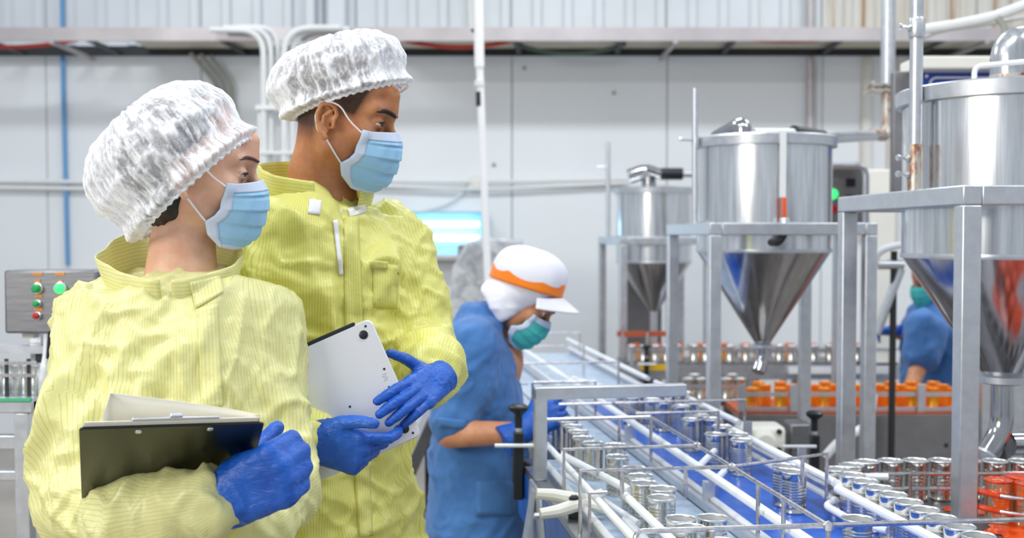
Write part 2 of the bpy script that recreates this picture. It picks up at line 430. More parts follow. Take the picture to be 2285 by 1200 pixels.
MB().prism([V((px_, 6.36, pz)) for px_, pz in prof], (0, 0.42, 0)).build('plastic_cover', M['film'], t, bevel=0.02)
t = thing('cross_stand', (W(960, 700, 7.4).x, 7.4, 0), 'white crossed wire stand on the wall left of the wrapped cabinet', 'stand')
for (xa, ya, xb, yb) in ((930, 620, 1030, 720), (930, 720, 1030, 640)):
    MB().tube([W(xa, ya, 7.4), W(xb, yb, 7.4)], 0.008, 6).build('brace', M['pvc'], t)
for xx in (930, 1030):
    q = W(xx, 620, 7.4); MB().tube([q, (q.x, 7.4, 0)], 0.012, 8).build('leg', M['pvc'], t)

# ================================================================== can conveyors
def slab(s0, s1, t0, t1, z0, z1):
    c = K((s0 + s1) / 2, (t0 + t1) / 2, (z0 + z1) / 2)
    return MB().box(c, (abs(s1 - s0), abs(t1 - t0), abs(z1 - z0)), (CV, CU, V((0, 0, 1))))
T0, T1 = 1.35, 5.3
base = K(0.6, 3.2); base.z = 0
t = thing('conveyor', base, 'long can conveyor with pale belt beside the blue worker', 'conveyor', )
TM = 2.78
slab(0.485, 0.735, T0, TM, -0.02, 0.0).build('belt', M['belt_pale'], t)
slab(0.565, 0.735, TM, T1, -0.02, 0.0).build('belt', M['belt_pale'], t)
slab(0.425, 0.478, T0, TM, -0.012, 0.004).build('side_flange', M['steel_h'], t, bevel=0.002)
slab(0.425, 0.431, T0, TM, -0.14, -0.012).build('side_plate', M['belt_blue'], t)
slab(0.538, 0.563, TM, T1, -0.012, 0.004).build('side_flange', M['steel_h'], t, bevel=0.002)
slab(0.538, 0.544, TM, T1, -0.14, -0.012).build('side_plate', M['frame'], t)
slab(0.431, 0.54, TM - 0.01, TM, -0.14, 0.0).build('end_plate', M['frame'], t)
slab(0.738, 0.752, T0, T1, -0.1, 0.02).build('side_plate', M['frame'], t)
for i in range(6):
    tt = 1.6 + i * 0.7
    for ss in ((0.45 if tt < 2.7 else 0.565), 0.72):
        a = K(ss, tt, -0.02); MB().bar((a.x, a.y, 0), a, 0.04, 0.04, CU).build('leg', M['frame'], t, bevel=0.003)
def rail(parent, s, t0, t1, z, r=0.0075, s2=None, ends=True):
    a, b = K(s, t0, z), K(s if s2 is None else s2, t1, z)
    return MB().tube([a, b], r, 10).build('guide_rail', M['plast'], parent)
for z in (0.022, 0.07): rail(t, 0.472, T0, 2.62, z)
for z in (0.022, 0.07): rail(t, 0.535, T0, 2.08, z, 0.008)
rail(t, 0.555, 2.12, 2.48, 0.07, 0.009, 0.487); rail(t, 0.545, 2.02, 2.46, 0.03, 0.006, 0.487)
for z in (0.03, 0.07): rail(t, 0.556, 2.85, T1, z)
for tt in (1.7, 2.05, 2.9, 3.6, 4.3, 5.0):
    ds = 0.0 if tt < 2.7 else 0.092
    a = K(0.455 + ds, tt, 0.0); MB().tube([a, a + V((0, 0, 0.085)), K(0.49 + ds, tt, 0.085)], 0.004, 6).build('rail_bracket', M['rod'], t)
base = K(0.92, 3.2); base.z = 0
t2 = thing('conveyor', base, 'wide can conveyor with bright blue belt in front of tanks', 'conveyor')
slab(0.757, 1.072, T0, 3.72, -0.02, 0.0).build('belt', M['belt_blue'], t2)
slab(0.757, 1.072, 3.73, T1, -0.02, 0.0).build('belt', M['belt_pale'], t2)  # far run of the blue belt, coloured pale to stand in for grazing reflection
slab(1.073, 1.09, T0, T1, -0.13, 0.012).build('side_plate', M['frame'], t2)
for i in range(6):
    tt = 1.6 + i * 0.7
    a = K(1.06, tt, -0.02); MB().bar((a.x, a.y, 0), a, 0.04, 0.04, CU).build('leg', M['frame'], t2, bevel=0.003)
for z, r_ in ((0.02, 0.008), (0.07, 0.0095)): rail(t2, 0.7635, T0, T1, z, r_)
for z, r_ in ((0.03, 0.0085), (0.068, 0.0095)): rail(t2, 1.003, 2.13, 2.80, z, r_)
rail(t2, 1.003, T0, 2.12, 0.058, 0.0095)
for z in (0.03, 0.068): rail(t2, 1.06, 2.86, 3.7, z, 0.009)
for z in (0.03, 0.068): rail(t2, 1.06, 3.8, T1, z, 0.009)
# short slanted gate rails in the middle of the blue belt
MB().tube([K(0.772, 2.35, 0.06), K(0.875, 2.53, 0.06)], 0.008, 10).build('gate_rail', M['plast'], t2)
MB().tube([K(0.775, 2.28, 0.03), K(0.868, 2.44, 0.03)], 0.008, 10).build('gate_rail', M['plast'], t2)
MB().tube([K(0.80, 3.9, 0.06), K(0.96, 3.2, 0.06)], 0.009, 10).build('gate_rail', M['plast'], t2)
# bent end of the right rail
MB().tube(fillet([K(1.005, 2.13, 0.03), K(0.965, 2.10, 0.03), K(0.965, 1.97, 0.03), K(1.0, 1.9, 0.03)], 0.06, 6), 0.0075, 10).build('bent_rail', M['plast'], t2)
MB().tube(fillet([K(1.005, 2.12, 0.068), K(1.06, 2.18, 0.068), K(1.14, 2.17, 0.068)], 0.05, 6), 0.008, 10).build('bent_rail', M['plast'], t2)
for tt in (2.4, 2.75, 3.3):
    a = K(1.045, tt, 0.0); MB().bar(a, a + V((0, 0, 0.09)), 0.02, 0.006, CU).build('rail_bracket', M['frame'], t2)
for tt in (2.22, 2.9):
    a = K(0.755, tt, 0.0); MB().bar(a, a + V((0, 0, 0.06)), 0.022, 0.02, CU).build('rail_bracket', M['frame'], t2)

# ---- wire guard over the belts
t = thing('wire_guard', K(0.74, 2.2, 0.0), 'wire rod guard spanning over both can belts', 'wire guard')
GZ = 0.13; GR = 0.0042
def rod(pts, name='cross_rod'): return MB().tube(pts, GR, 8).build(name, M['rod'], t)
rod(fillet([K(0.43, 1.6, GZ - 0.05), K(0.43, 1.615, GZ), K(1.25, 1.585, GZ)], 0.015, 4))
rod([K(0.436, 2.05, 0.0), K(0.436, 2.05, GZ), K(0.742, 2.04, GZ), K(0.985, 2.135, GZ), K(0.985, 2.135, 0.02)])
rod([K(0.445, 2.26, 0.0), K(0.445, 2.26, GZ), K(0.742, 2.26, GZ)])
rod([K(0.45, 2.63, GZ), K(0.74, 2.63, GZ)])
rod([K(0.71, 2.66, GZ + 0.005), K(0.93, 2.66, GZ + 0.005), K(0.93, 2.66, 0.0)])
rod([K(0.55, 2.87, GZ), K(1.08, 2.87, GZ), K(1.08, 2.87, 0.0)])
for tt, sr in ((3.3, 0.75), (3.8, 0.95), (4.4, 0.95), (5.0, 1.06)):
    rod([K(0.55, tt, GZ), K(sr, tt, GZ)]); rod([K(0.55, tt, 0), K(0.55, tt, GZ)], 'guard_leg'); rod([K(sr, tt, 0.0), K(sr, tt, GZ)], 'guard_leg')
rod([K(0.742, 1.6, GZ), K(0.742, 2.26, GZ), K(0.742, 2.63, GZ), K(0.70, 2.87, GZ)], 'long_rod')
for (s_, tt) in ((0.55, 1.6), (0.742, 1.6), (0.52, 2.05), (0.65, 2.05), (0.742, 1.9), (0.742, 1.78), (0.52, 2.26), (0.66, 2.63), (0.60, 2.87), (0.742, 2.63), (1.13, 1.59), (0.92, 2.11)):
    rod([K(s_, tt, -0.01 if s_ > 0.73 and s_ < 0.75 else 0.07), K(s_, tt, GZ)], 'guard_leg')
for (s_, tt) in ((0.742, 2.04), (0.742, 1.6), (0.742, 2.26)):
    MB().lathe([(0.0, -0.009), (0.008, -0.006), (0.009, 0.004), (0.0, 0.009)], K(s_, tt, GZ), 10).build('weld_joint', M['rod'], t)

# ---- square steel gantry over the pale belt
t = thing('gantry', K(0.44, 2.53, -0.2), 'square steel tube gantry standing at the edge of the pale belt', 'gantry')
MB().bar(K(0.44, 2.53, 0.004), K(0.44, 2.53, 0.225), 0.03, 0.03, CU).build('post', M['frame'], t, bevel=0.003)
MB().bar(K(0.425, 2.53, 0.213), K(0.80, 2.53, 0.213), 0.03, 0.03).build('beam', M['frame'], t, bevel=0.003)
MB().prism([K(0.418, 2.42, 0.0), K(0.418, 2.56, 0.0), K(0.418, 2.62, -0.22), K(0.418, 2.30, -0.22)], CV * 0.008).build('gusset_plate', M['frame'], t, bevel=0.002)
MB().prism([K(0.414, 2.47, -0.01), K(0.414, 2.51, -0.01), K(0.38, 2.52, -0.22), K(0.38, 2.44, -0.22)], CV * 0.006).build('gusset_rib', M['frame'], t)
for (tt, zz) in ((2.40, -0.05), (2.40, -0.12), (2.34, -0.18), (2.48, -0.17)):
    MB().lathe([(0.008, 0), (0.008, 0.012), (0.004, 0.014)], K(0.416, tt, zz), 6, -CV, False, True).build('bolt', M['rim'], t)

# ---- white plastic clamp on the left rails
c = K(0.45, 2.18, 0.035)
t = thing('rail_clamp', c, 'white plastic clamp gripping the rails of the pale belt', 'clamp')
for dz, dt in ((0.012, 0.018), (-0.012, -0.02)):
    MB().tube([c + CV * (-0.075) + CU * (dt * 1.2) + V((0, 0, dz * 1.3)), c + CV * (-0.04) + CU * dt * 1.1 + V((0, 0, dz)), c + CU * 0.3 * dt + V((0, 0, dz * 0.5)), c + CV * 0.03 + CU * dt * 0.4 + V((0, 0, dz * 0.3)), c + CV * 0.065 + CU * dt + V((0, 0, dz))], 0.012, 10, True, [0.011, 0.013, 0.014, 0.012, 0.011]).build('jaw', M['cream'], t)
MB().lathe([(0.012, -0.03), (0.012, 0.012), (0.006, 0.016)], c, 10, None, True, True).build('screw', M['dark'], t)
MB().bar(c + V((0, 0, -0.03)), c + CV * 0.01 + V((0, 0, -0.06)), 0.02, 0.012).build('foot', M['dark'], t)

# ---- black star-knob clamps
def knob_clamp(p, label, lean=0.0, arm=None, rodspan=(-0.06, 0.06)):
    t = thing('knob_clamp', p, label, 'clamp', 'black knob clamps on the rails')
    z = V((0, 0, 1))
    MB().lathe([(0.004, 0.0), (0.012, 0.012), (0.024, 0.022), (0.026, 0.030), (0.018, 0.036), (0.0, 0.037)], p + z * 0.085, 12).build('knob', M['black'], t)
    MB().lathe([(0.010, 0), (0.010, 0.032)], p + z * 0.062, 10, None, True, True).build('stem', M['black'], t)
    MB().lathe([(0.008, 0), (0.008, 0.014)], p + z * 0.05, 10, None, True, True).build('bolt', M['rim'], t)
    MB().bar(p + z * -0.12, p + z * 0.052, 0.026, 0.03, V((0, 1, 0))).build('holder', M['black'], t, bevel=0.004)
    MB().tube([p + V((rodspan[0], -0.02, 0.02)), p + V((rodspan[1], -0.02, 0.02))], 0.005, 8).build('cross_pin', M['plast'], t)
    if arm is not None:
        MB().prism([p + V((-0.014, 0, 0.0)), p + V((0.013, 0, -0.02)), p + arm + V((0.0, 0, 0.03)), p + arm + V((0, 0, -0.06)), p + arm + V((-0.03, 0, -0.06)), p + V((-0.016, 0, -0.08))], (0, 0.025, 0)).build('arm', M['black'], t, bevel=0.004)
    return t
p = W(1157, 1008, 2.72); knob_clamp(p, 'black knob clamp in front of the blue worker at the belt edge', 0, V((0.075, 0, -0.09)), (-0.06, 0.075))
p = W(1817, 1008, 3.15); knob_clamp(p, 'black knob clamp right of the blue belt near the square post', 0, None, (-0.10, 0.0))

# ================================================================== cans
CAN_R, CAN_H = 0.0268, 0.088
def can_meshes(n=28, ribs=True, body_mat='tin'):
    pr = [(0.0255, 0.0), (CAN_R, 0.0015), (CAN_R, 0.004), (0.0260, 0.0055)]
    if ribs:
        z = 0.02
        pr.append((0.0260, z - 0.003))
        for k in range(9):
            pr += [(0.0260, z), (0.0252, z + 0.0025), (0.0260, z + 0.005)]; z += 0.0058
    pr += [(0.0260, 0.083), (0.0262, 0.0845)]
    inner = [(0.0252, 0.0845), (0.0252, 0.003), (0.0, 0.003)]
    body = MB().lathe(pr, n=n); body.lathe([(0.0255, 0.0), (0.0, 0.001)], n=n); inn = MB().lathe(inner, n=n)
    rim = MB().lathe([(0.0252, 0.0835), (0.0262, 0.0835), (0.0281, 0.0855), (0.0283, 0.087), (0.0274, 0.088), (0.0258, 0.0872), (0.0250, 0.085)], n=n)
    return body, rim, inn
def make_can(body_mat, n=28, ribs=True, fill=None, name='can', rim=None):
    b, r, inn = can_meshes(n, ribs)
    t = bpy.data.objects.new(name, None); t.empty_display_size = 0.02; COL.objects.link(t)
    b.build('shell', body_mat, t, smooth=60); inn.build('inner_wall', M['tin_in'], t, smooth=60); r.build('rim', rim or (M['rim'] if fill is None else fill), t, smooth=60)
    if fill is not None:
        MB().lathe([(0.0258, 0.081), (0.02, 0.085), (0.011, 0.0865), (0.0, 0.084)], n=n).build('sauce', fill, t, smooth=60)
    return t
ORD = 'nearest second third fourth fifth sixth seventh eighth ninth tenth eleventh twelfth thirteenth fourteenth fifteenth sixteenth seventeenth eighteenth nineteenth twentieth'.split()
def ordinal(n, first='first'):
    if n == 0: return first
    if n < 20: return ORD[n]
    return 'twenty-' + ['first', 'second', 'third', 'fourth', 'fifth', 'sixth', 'seventh', 'eighth', 'ninth'][n - 20]
def ranked(spots, key, text):
    o = sorted(range(len(spots)), key=lambda i: key(spots[i])); out = [None] * len(spots)
    for n, i in enumerate(o): out[i] = text % ordinal(n)
    return out
def place_cans(proto, spots, label, group, z, first=True, cat='can'):
    """label: text or list of texts"""
    out = []
    for i, (x, y) in enumerate(spots):
        c = proto if (i == 0 and first) else copy_tree(proto)
        c.location = (x, y, z); c.rotation_euler = (0, 0, random.uniform(0, 6.28))
        tag(c, label if isinstance(label, str) else label[i], cat, group); out.append(c)
    return out
def relax(pts, dmin=0.0578, it=40):
    p = [list(q) for q in pts]
    for _ in range(it):
        for i in range(len(p)):
            for j in range(i):
                dx, dy = p[i][0] - p[j][0], p[i][1] - p[j][1]; d = math.hypot(dx, dy) or 1e-6
                if d < dmin:
                    e = (dmin - d) / 2 / d
                    p[i][0] += dx * e; p[i][1] += dy * e; p[j][0] -= dx * e; p[j][1] -= dy * e
    return [tuple(q) for q in p]
RZ = BELT_Z + 0.087
def rim_spots(pix): return [(q.x, q.y) for q in (on_z(px_, py_, RZ) for px_, py_ in pix)]
tin_can = make_can(M['tin'])
left_pix = [(1252, 926), (1264, 938), (1278, 950), (1290, 962), (1300, 976), (1326, 988), (1371, 992), (1378, 1018), (1415, 1044), (1430, 1061), (1438, 1077), (1478, 1089), (1476, 1109), (1520, 1156), (1590, 1154), (1540, 1176), (1610, 1208), (1560, 1230)]
def st(s_, t_): q = K(s_, t_); return (q.x, q.y)
sp = relax(rim_spots(left_pix))
place_cans(tin_can, sp, ranked(sp, lambda q: q[1], 'empty ribbed tin can on the pale belt, %s counting from the bottom edge'), 'empty cans on the pale belt', BELT_Z)
blue_pix = [(1768, 1049), (1755, 1041), (1612, 951), (1606, 968), (1654, 981), (1638, 968), (1545, 935), (1560, 925), (1585, 934), (1520, 905), (1548, 898), (1480, 897), (1455, 890), (1432, 880), (1410, 886), (1500, 880), (1470, 868), (1525, 875), (1913, 1156), (1440, 862), (1392, 868)]
sp = relax(rim_spots(blue_pix))
place_cans(tin_can, sp, ranked(sp, lambda q: q[1], 'empty tin can loose on the bright blue belt, %s counting from the bottom edge'), 'empty cans on the blue belt', BELT_Z, first=False)
line = [st(1.035, 1.60 + 0.058 * k) for k in range(11)]
curve = [(0.745, 2.345), (0.79, 2.38)]
rowb = [(0.845 + 0.0585 * k, 2.392 + 0.004 * math.sin(k)) for k in range(9)]
sp = relax(line + curve + rowb, 0.0578)
nl = len(line)
place_cans(tin_can, sp[:nl], ranked(sp[:nl], lambda q: q[1], 'empty can in the file along the white rail, %s from the bottom edge'), 'single file of empty cans', BELT_Z, first=False)
place_cans(tin_can, sp[nl:], ranked(sp[nl:], lambda q: q[0], 'shiny can in the row passing behind the square post, %s from the left'), 'row of cans under the near tank', BELT_Z, first=False)
red_can = make_can(M['smear_tin'], fill=M['sauce'])
sp = [(1.005, 2.20), (1.062, 2.235), (1.05, 2.175), (1.108, 2.205), (1.12, 2.265)]
sp = relax(sp, 0.0585)
place_cans(red_can, sp, ranked(sp, lambda q: q[0], 'can overflowing with red sauce at the right edge, %s from the left'), 'sauce filled cans at right', BELT_Z)

# ---- deck of the filling machine under the near tank
deck = [K(1.093, 1.45, -0.03), K(1.093, 2.50, -0.03), V((1.75, 2.58, BELT_Z - 0.03)), V((1.75, 1.45, BELT_Z - 0.03))]
t = thing('filling_table', (1.2, 2.4, 0), 'steel filling table under the near tank', 'table')
MB().prism(deck, (0, 0, 0.029)).build('table_top', M['steel_dk'], t)
for (xx, yy) in ((0.93, 1.6), (0.80, 2.46), (1.68, 1.6), (1.68, 2.5)):
    MB().bar((xx, yy, 0), (xx, yy, BELT_Z - 0.03), 0.05, 0.05, V((0, 1, 0))).build('leg', M['frame'], t)
for k, (cx, cy, rr) in enumerate(((1.06, 2.12, 0.13), (1.16, 2.28, 0.12), (0.99, 2.29, 0.07), (1.2, 2.05, 0.12))):
    n = 22; pts = []
    rnd = [rr * (0.75 + 0.35 * random.random()) for _ in range(n)]
    vs = [V((cx, cy, BELT_Z + 0.004))] + [V((cx + rnd[j] * math.cos(j * 2 * math.pi / n), cy + rnd[j] * 0.6 * math.sin(j * 2 * math.pi / n), BELT_Z + 0.0005)) for j in range(n)]
    m = MB(); m.add(vs, [(0, 1 + j, 1 + (j + 1) % n) for j in range(n)]); m.build('sauce_spill', M['sauce'], t)
# guide rods around the can row
t = thing('can_guide', (1.1, 2.34, BELT_Z), 'twin steel guide rods in front of the can row under the tank', 'guide')
for z in (0.035, 0.068):
    MB().tube(fillet([K(1.115, 2.20, z), V((0.86, 2.345, BELT_Z + z)), V((1.45, 2.345, BELT_Z + z))], 0.08, 6), 0.0045, 8).build('guide_rod', M['rod'], t)
for xx in (0.87, 1.28):
    MB().tube([(xx, 2.335, BELT_Z), (xx, 2.335, BELT_Z + 0.07)], 0.004, 8).build('upright', M['rod'], t)
t = thing('can_guide', (1.05, 2.13, BELT_Z), 'sauce smeared curved guide rods holding the red cans', 'guide')
for z in (0.03, 0.062):
    pts = [V((1.09 + 0.13 * math.cos(a), 2.24 + 0.115 * math.sin(a), BELT_Z + z)) for a in np.linspace(R(165), R(285), 14)]
    k = 6
    MB().tube(pts[:k + 1], 0.0062, 8).build('smeared_rod', M['sauce'], t)
    MB().tube(pts[k:], 0.0045, 8).build('guide_rod', M['rod'], t)
a = pts[9]; MB().tube([(a.x, a.y, BELT_Z), a], 0.004, 8).build('upright', M['rod'], t)

# ================================================================== tanks
def frame_stand(P, d, depth, width, ztop, zbase, w, label, group, mat=None, zfar=0.0):
    d = V((d[0], d[1], 0)).normalized(); e = V((d.y, -d.x, 0)); mat = mat or M['frame']
    P = V((P[0], P[1], 0))
    cs = [P, P + e * width, P + e * width + d * depth, P + d * depth]
    t = thing('tank_stand', (P.x, P.y, zbase), label, 'stand', group)
    for ic, c in enumerate(cs):
        MB().bar(c + V((0, 0, zbase if ic < 2 else zfar)), c + V((0, 0, ztop - w)), w, w, d).build('post', mat, t, bevel=0.0035)
    for i in range(4):
        a, b = cs[i], cs[(i + 1) % 4]; q = (b - a).normalized()
        ext = w / 2 if i % 2 == 1 else -w / 2
        MB().bar(a - q * ext + V((0, 0, ztop - w / 2)), b + q * ext + V((0, 0, ztop - w / 2)), w, w).build('beam', mat, t, bevel=0.0035)
    return t, cs, d, e
def tank(c, r, zrim, zcyl, ztip, rn, label, group, bands=True):
    c = V((c[0], c[1], 0))
    t = thing('tank', (c.x, c.y, ztip), label, 'tank', group)
    MB().lathe([(r, zcyl), (r, zcyl + 0.02), (r, zrim - 0.03)], c, 64).build('shell', M['tank'], t)
    n = 12; prof = [(rn + (r - rn) * (1 - (k / n)), zcyl + (ztip - zcyl) * k / n) for k in range(n + 1)]
    MB().lathe(prof, c, 64).build('cone', M['cone'], t)
    MB().lathe([(r + 0.001, zrim - 0.036), (r + 0.016, zrim - 0.034), (r + 0.018, zrim - 0.002), (r + 0.012, zrim + 0.002), (r - 0.004, zrim - 0.002)], c, 64).build('rim_band', M['frame'], t)
    MB().lathe([(r, zrim - 0.004), (r * 0.8, zrim + 0.006), (r * 0.3, zrim + 0.018), (0, zrim + 0.02)], c, 48).build('lid', M['tank'], t)
    MB().lathe([(r + 0.0015, zcyl - 0.004), (r + 0.003, zcyl + 0.002), (r + 0.0015, zcyl + 0.008)], c, 64).build('seam', M['frame'], t)
    return t
# near tank
st1, cs, d1, e1 = frame_stand((0.940, 2.22), (-0.059, 0.998), 0.67, 0.53, 1.603, BELT_Z, 0.041, 'large square steel stand carrying the near tank', 'tank stands')
c1 = V((1.172, 2.56, 0))
tk1 = tank(c1, 0.232, 1.842, 1.45, 1.165, 0.042, 'large near stainless tank cut off by the right edge', 'hopper tanks')
MB().lathe([(0.042, 1.17), (0.055, 1.165), (0.055, 1.150), (0.043, 1.146)], c1, 28).build('clamp_ring', M['frame'], tk1)
z0 = W(2230, 940, 2.56).z
MB().tube(fillet([c1 + V((0, 0, 1.15)), c1 + V((0, 0, z0 - 0.02)), c1 + V((-0.045, -0.02, z0 - 0.075))], 0.05, 8), 0.0265, 20).build('outlet_pipe', M['cone'], tk1)
MB().lathe([(0.027, 0), (0.034, 0.002), (0.034, 0.008), (0.0, 0.009)], c1 + V((-0.045, -0.02, z0 - 0.075)), 24, (-0.6, -0.27, -0.75), True, True).build('flange', M['frame'], tk1)
MB().tube([c1 + V((0.02, 0, z0 - 0.055)), c1 + V((0.22, 0.02, z0 - 0.055))], 0.028, 20).build('side_pipe', M['cone'], tk1)
MB().lathe([(0.030, -0.012), (0.036, -0.01), (0.036, 0.01), (0.030, 0.012)], c1 + V((0.07, 0.005, z0 - 0.055)), 24, (1, 0, 0), True, True).build('coupling', M['frame'], tk1)
MB().tube([c1 + V((0.05, -0.02, 1.158)), c1 + V((0.085, -0.035, 1.15)), c1 + V((0.10, -0.03, 1.165))], 0.006, 8).build('wing_nut', M['rim'], tk1)
q = c1 + V((0.012, -0.027, z0 - 0.035))
MB().lathe([(0, -0.026), (0.005, -0.016), (0.0075, 0.0), (0.005, 0.016), (0, 0.026)], q + V((-0.014, 0.004, -0.004)), 12, (0.5, 0.1, 0.85)).build('sauce_smear', M['sauce'], tk1)
# lid fittings: fat elbow and rod handle
ez = 1.855
eb = W(2252, 165, 2.50); eb = V((eb.x, eb.y, 1.84))
MB().lathe([(0.05, 0.0), (0.052, 0.012), (0.044, 0.016), (0.044, 0.03)], eb, 28, None, True, True).build('pipe_socket', M['rust_pipe'], tk1)
MB().tube(fillet([eb + V((0, 0, 0.02)), eb + V((0, 0, 0.1)), eb + V((0.25, 0.10, 0.12))], 0.09, 10), 0.042, 24).build('lid_elbow', M['tank'], tk1)
ha, hb = W(2174, 190, 2.40), W(2300, 160, 2.36)
MB().tube(fillet([V((ha.x, ha.y, 1.84)), V((ha.x, ha.y, 1.875)), V((hb.x + 0.05, hb.y, 1.885)), V((hb.x + 0.05, hb.y, 1.84))], 0.02, 6), 0.006, 10).build('handle', M['plast'], tk1)
# pole with collars on the left beam
pp = cs[0] + d1 * 0.25; pp = V((pp.x - 0.002, pp.y, 1.603))
t = thing('clamp_pole', pp, 'upright steel pole bolted to the near tank stand', 'pole', 'clamp poles at the tanks')
MB().tube([pp + V((0, 0, 0.0)), pp + V((0, 0, 0.105))], 0.0175, 18).build('sleeve', M['rust_pipe'], t)
MB().tube([pp + V((0, 0, 0.09)), pp + V((0, 0, 0.62))], 0.0148, 18).build('tube', M['frame'], t)
zc = W(2027, 85, pp.y).z - 1.603
MB().lathe([(0.0175, zc), (0.0188, zc + 0.003), (0.0188, zc + 0.042), (0.0175, zc + 0.045)], pp, 18, None, True, True).build('collar', M['frame'], t)
for zz in (0.035, 0.072, zc + 0.022):
    MB().tube([pp + V((-0.012, -0.004, zz)), pp + V((-0.04, -0.012, zz + 0.002))], 0.0035, 8).build('bolt', M['rim'], t)
    MB().lathe([(0.0075, 0), (0.0075, 0.007)], pp + V((-0.04, -0.012, zz + 0.002)), 6, (-1, -0.3, 0.05), True, True).build('bolt_head', M['rim'], t)
    MB().lathe([(0.0085, 0), (0.0085, 0.006)], pp + V((-0.018, -0.006, zz)), 6, (-1, -0.3, 0.05), True, True).build('nut', M['rim'], t)

# middle tank
st2, cs2, d2, e2 = frame_stand((0.652, 3.47), (-0.075, 0.997), 0.60, 0.515, 1.541, 0.0, 0.040, 'square steel stand carrying the middle tank', 'tank stands')
c2 = V((0.885, 3.79, 0))
tk2 = tank(c2, 0.232, 1.838, 1.445, 1.122, 0.028, 'middle stainless tank with shiny cone and orange handled valve', 'hopper tanks')
MB().tube(fillet([c2 + V((0, 0, 1.13)), c2 + V((0, 0, 1.06)), c2 + V((-0.02, -0.02, 1.02))], 0.03), 0.024, 18).build('outlet_pipe', M['cone'], tk2)
MB().lathe([(0.03, 1.118), (0.037, 1.114), (0.037, 1.104), (0.028, 1.10)], c2, 24).build('clamp_ring', M['frame'], tk2)
q = W(1748, 300, 3.53); gz0 = W(1748, 440, 3.53).z
MB().bar((q.x, 3.535, 1.842), (q.x, 3.535, gz0), 0.02, 0.012, V((0, 1, 0))).build('gauge_pipe', M['pvc'], tk2)
MB().bar((q.x, 3.515, W(1750, 440, 3.52).z), (q.x + 0.002, 3.515, W(1750, 492, 3.52).z), 0.014, 0.008, V((0, 1, 0))).build('valve_handle', M['orange'], tk2, bevel=0.003)
zz = W(1750, 520, 3.5).z
MB().tube(fillet([(q.x, 3.50, zz + 0.05), (q.x, 3.50, zz), (q.x - 0.02, 3.50, zz - 0.03), (q.x - 0.035, 3.60, zz - 0.03)], 0.02), 0.013, 12).build('valve_elbow', M['dark'], tk2)
MB().lathe([(0.016, 0), (0.018, 0.02), (0.014, 0.035)], (q.x, 3.50, zz + 0.015), 14, None, True, True).build('valve_body', M['rim'], tk2)
a, b = W(1608, 300, 3.79), W(1652, 285, 3.79)
MB().tube(fillet([V((b.x, 3.75, 1.84)), V((b.x, 3.75, 1.885)), V((a.x, 3.85, 1.845))], 0.045, 8), 0.03, 18).build('lid_elbow', M['cone'], tk2)
MB().lathe([(0.034, 0), (0.034, 0.02)], (a.x + 0.012, 3.845, 1.846), 16, (-1, 0.7, -0.6), True, True).build('elbow_collar', M['dark'], tk2)
t = thing('clamp_pole', W(1551, 500, 3.72), 'thin steel pole standing left of the middle tank', 'pole', 'clamp poles at the tanks')
a = W(1551, 500, 3.72); a = V((a.x, 3.72, 1.541)); b = W(1551, 197, 3.72)
MB().tube([a, b], 0.0105, 14).build('tube', M['frame'], t)
bb = W(1545, 312, 3.70); MB().tube([(bb.x, 3.71, bb.z), (bb.x - 0.04, 3.69, bb.z)], 0.004, 8).build('bolt', M['rim'], t)
MB().lathe([(0.007, 0), (0.007, 0.006)], (bb.x - 0.04, 3.69, bb.z), 6, (-1, 0, 0), True, True).build('bolt_head', M['rim'], t)
MB().lathe([(0.013, 0), (0.013, 0.03)], (a.x, 3.72, bb.z - 0.015), 14, None, True, True).build('collar', M['frame'], t)
MB().bar((a.x, 3.72, 1.545), (a.x + 0.06, 3.72, 1.545), 0.03, 0.01).build('foot_plate', M['frame'], t)
# far tank
st3, cs3, d3, e3 = frame_stand((0.655, 6.36), (-0.12, 0.99), 0.6, 0.52, 1.49, 0.0, 0.045, 'far square stand with pale blue lit corner under the smallest tank', 'tank stands')
c3 = V((0.882, 6.68, 0))
tk3 = tank(c3, 0.232, 1.79, 1.335, 1.03, 0.028, 'far small looking stainless tank beside the white wall', 'hopper tanks')
MB().tube(fillet([c3 + V((0, 0, 1.035)), c3 + V((0, 0, 0.80)), c3 + V((0.14, 0, 0.79))], 0.04), 0.022, 14).build('outlet_pipe', M['frame'], tk3)
a = W(1448, 405, 6.6)
MB().tube(fillet([V((a.x, 6.6, 1.79)), V((a.x, 6.6, 1.90)), V((a.x - 0.12, 6.62, 1.86))], 0.06), 0.045, 16).build('lid_elbow', M['cone'], tk3)
b = W(1475, 388, 6.5); MB().tube([b, b + V((0.13, 0, 0.0))], 0.036, 14).build('hose_sleeve', M['black'], tk3)
MB().tube([b + V((0.12, 0, 0.0)), b + V((0.35, 0.05, 0.0))], 0.02, 12).build('feed_pipe', M['frame'], tk3)
MB().tube([b + V((-0.09, 0, 0.03)), b], 0.03, 12).build('feed_pipe', M['cone'], tk3)
t = thing('clamp_pole', W(1357, 530, 6.5), 'thin grey pole left of the far tank', 'pole', 'clamp poles at the tanks')
a, b = W(1357, 534, 6.62), W(1357, 318, 6.62); MB().tube([V((a.x, 6.62, 1.49)), b], 0.014, 12).build('tube', M['frame'], t)
bb = W(1352, 372, 6.6); MB().tube([bb, bb - V((0.05, 0, 0))], 0.006, 8).build('bolt', M['rim'], t)
MB().bar((a.x - 0.0, 6.62, 1.492), (a.x + 0.06, 6.62, 1.492), 0.03, 0.012).build('foot_plate', M['frame'], t)
a, b = W(1392, 610, 6.95), W(1478, 800, 6.95)
solo('steel_sheet', MB().box(((a.x + b.x) / 2, 7.0, a.z / 2), (b.x - a.x, 0.03, a.z)), M['steel_dk'], 'dull steel sheet standing behind the far tank cone', 'sheet')

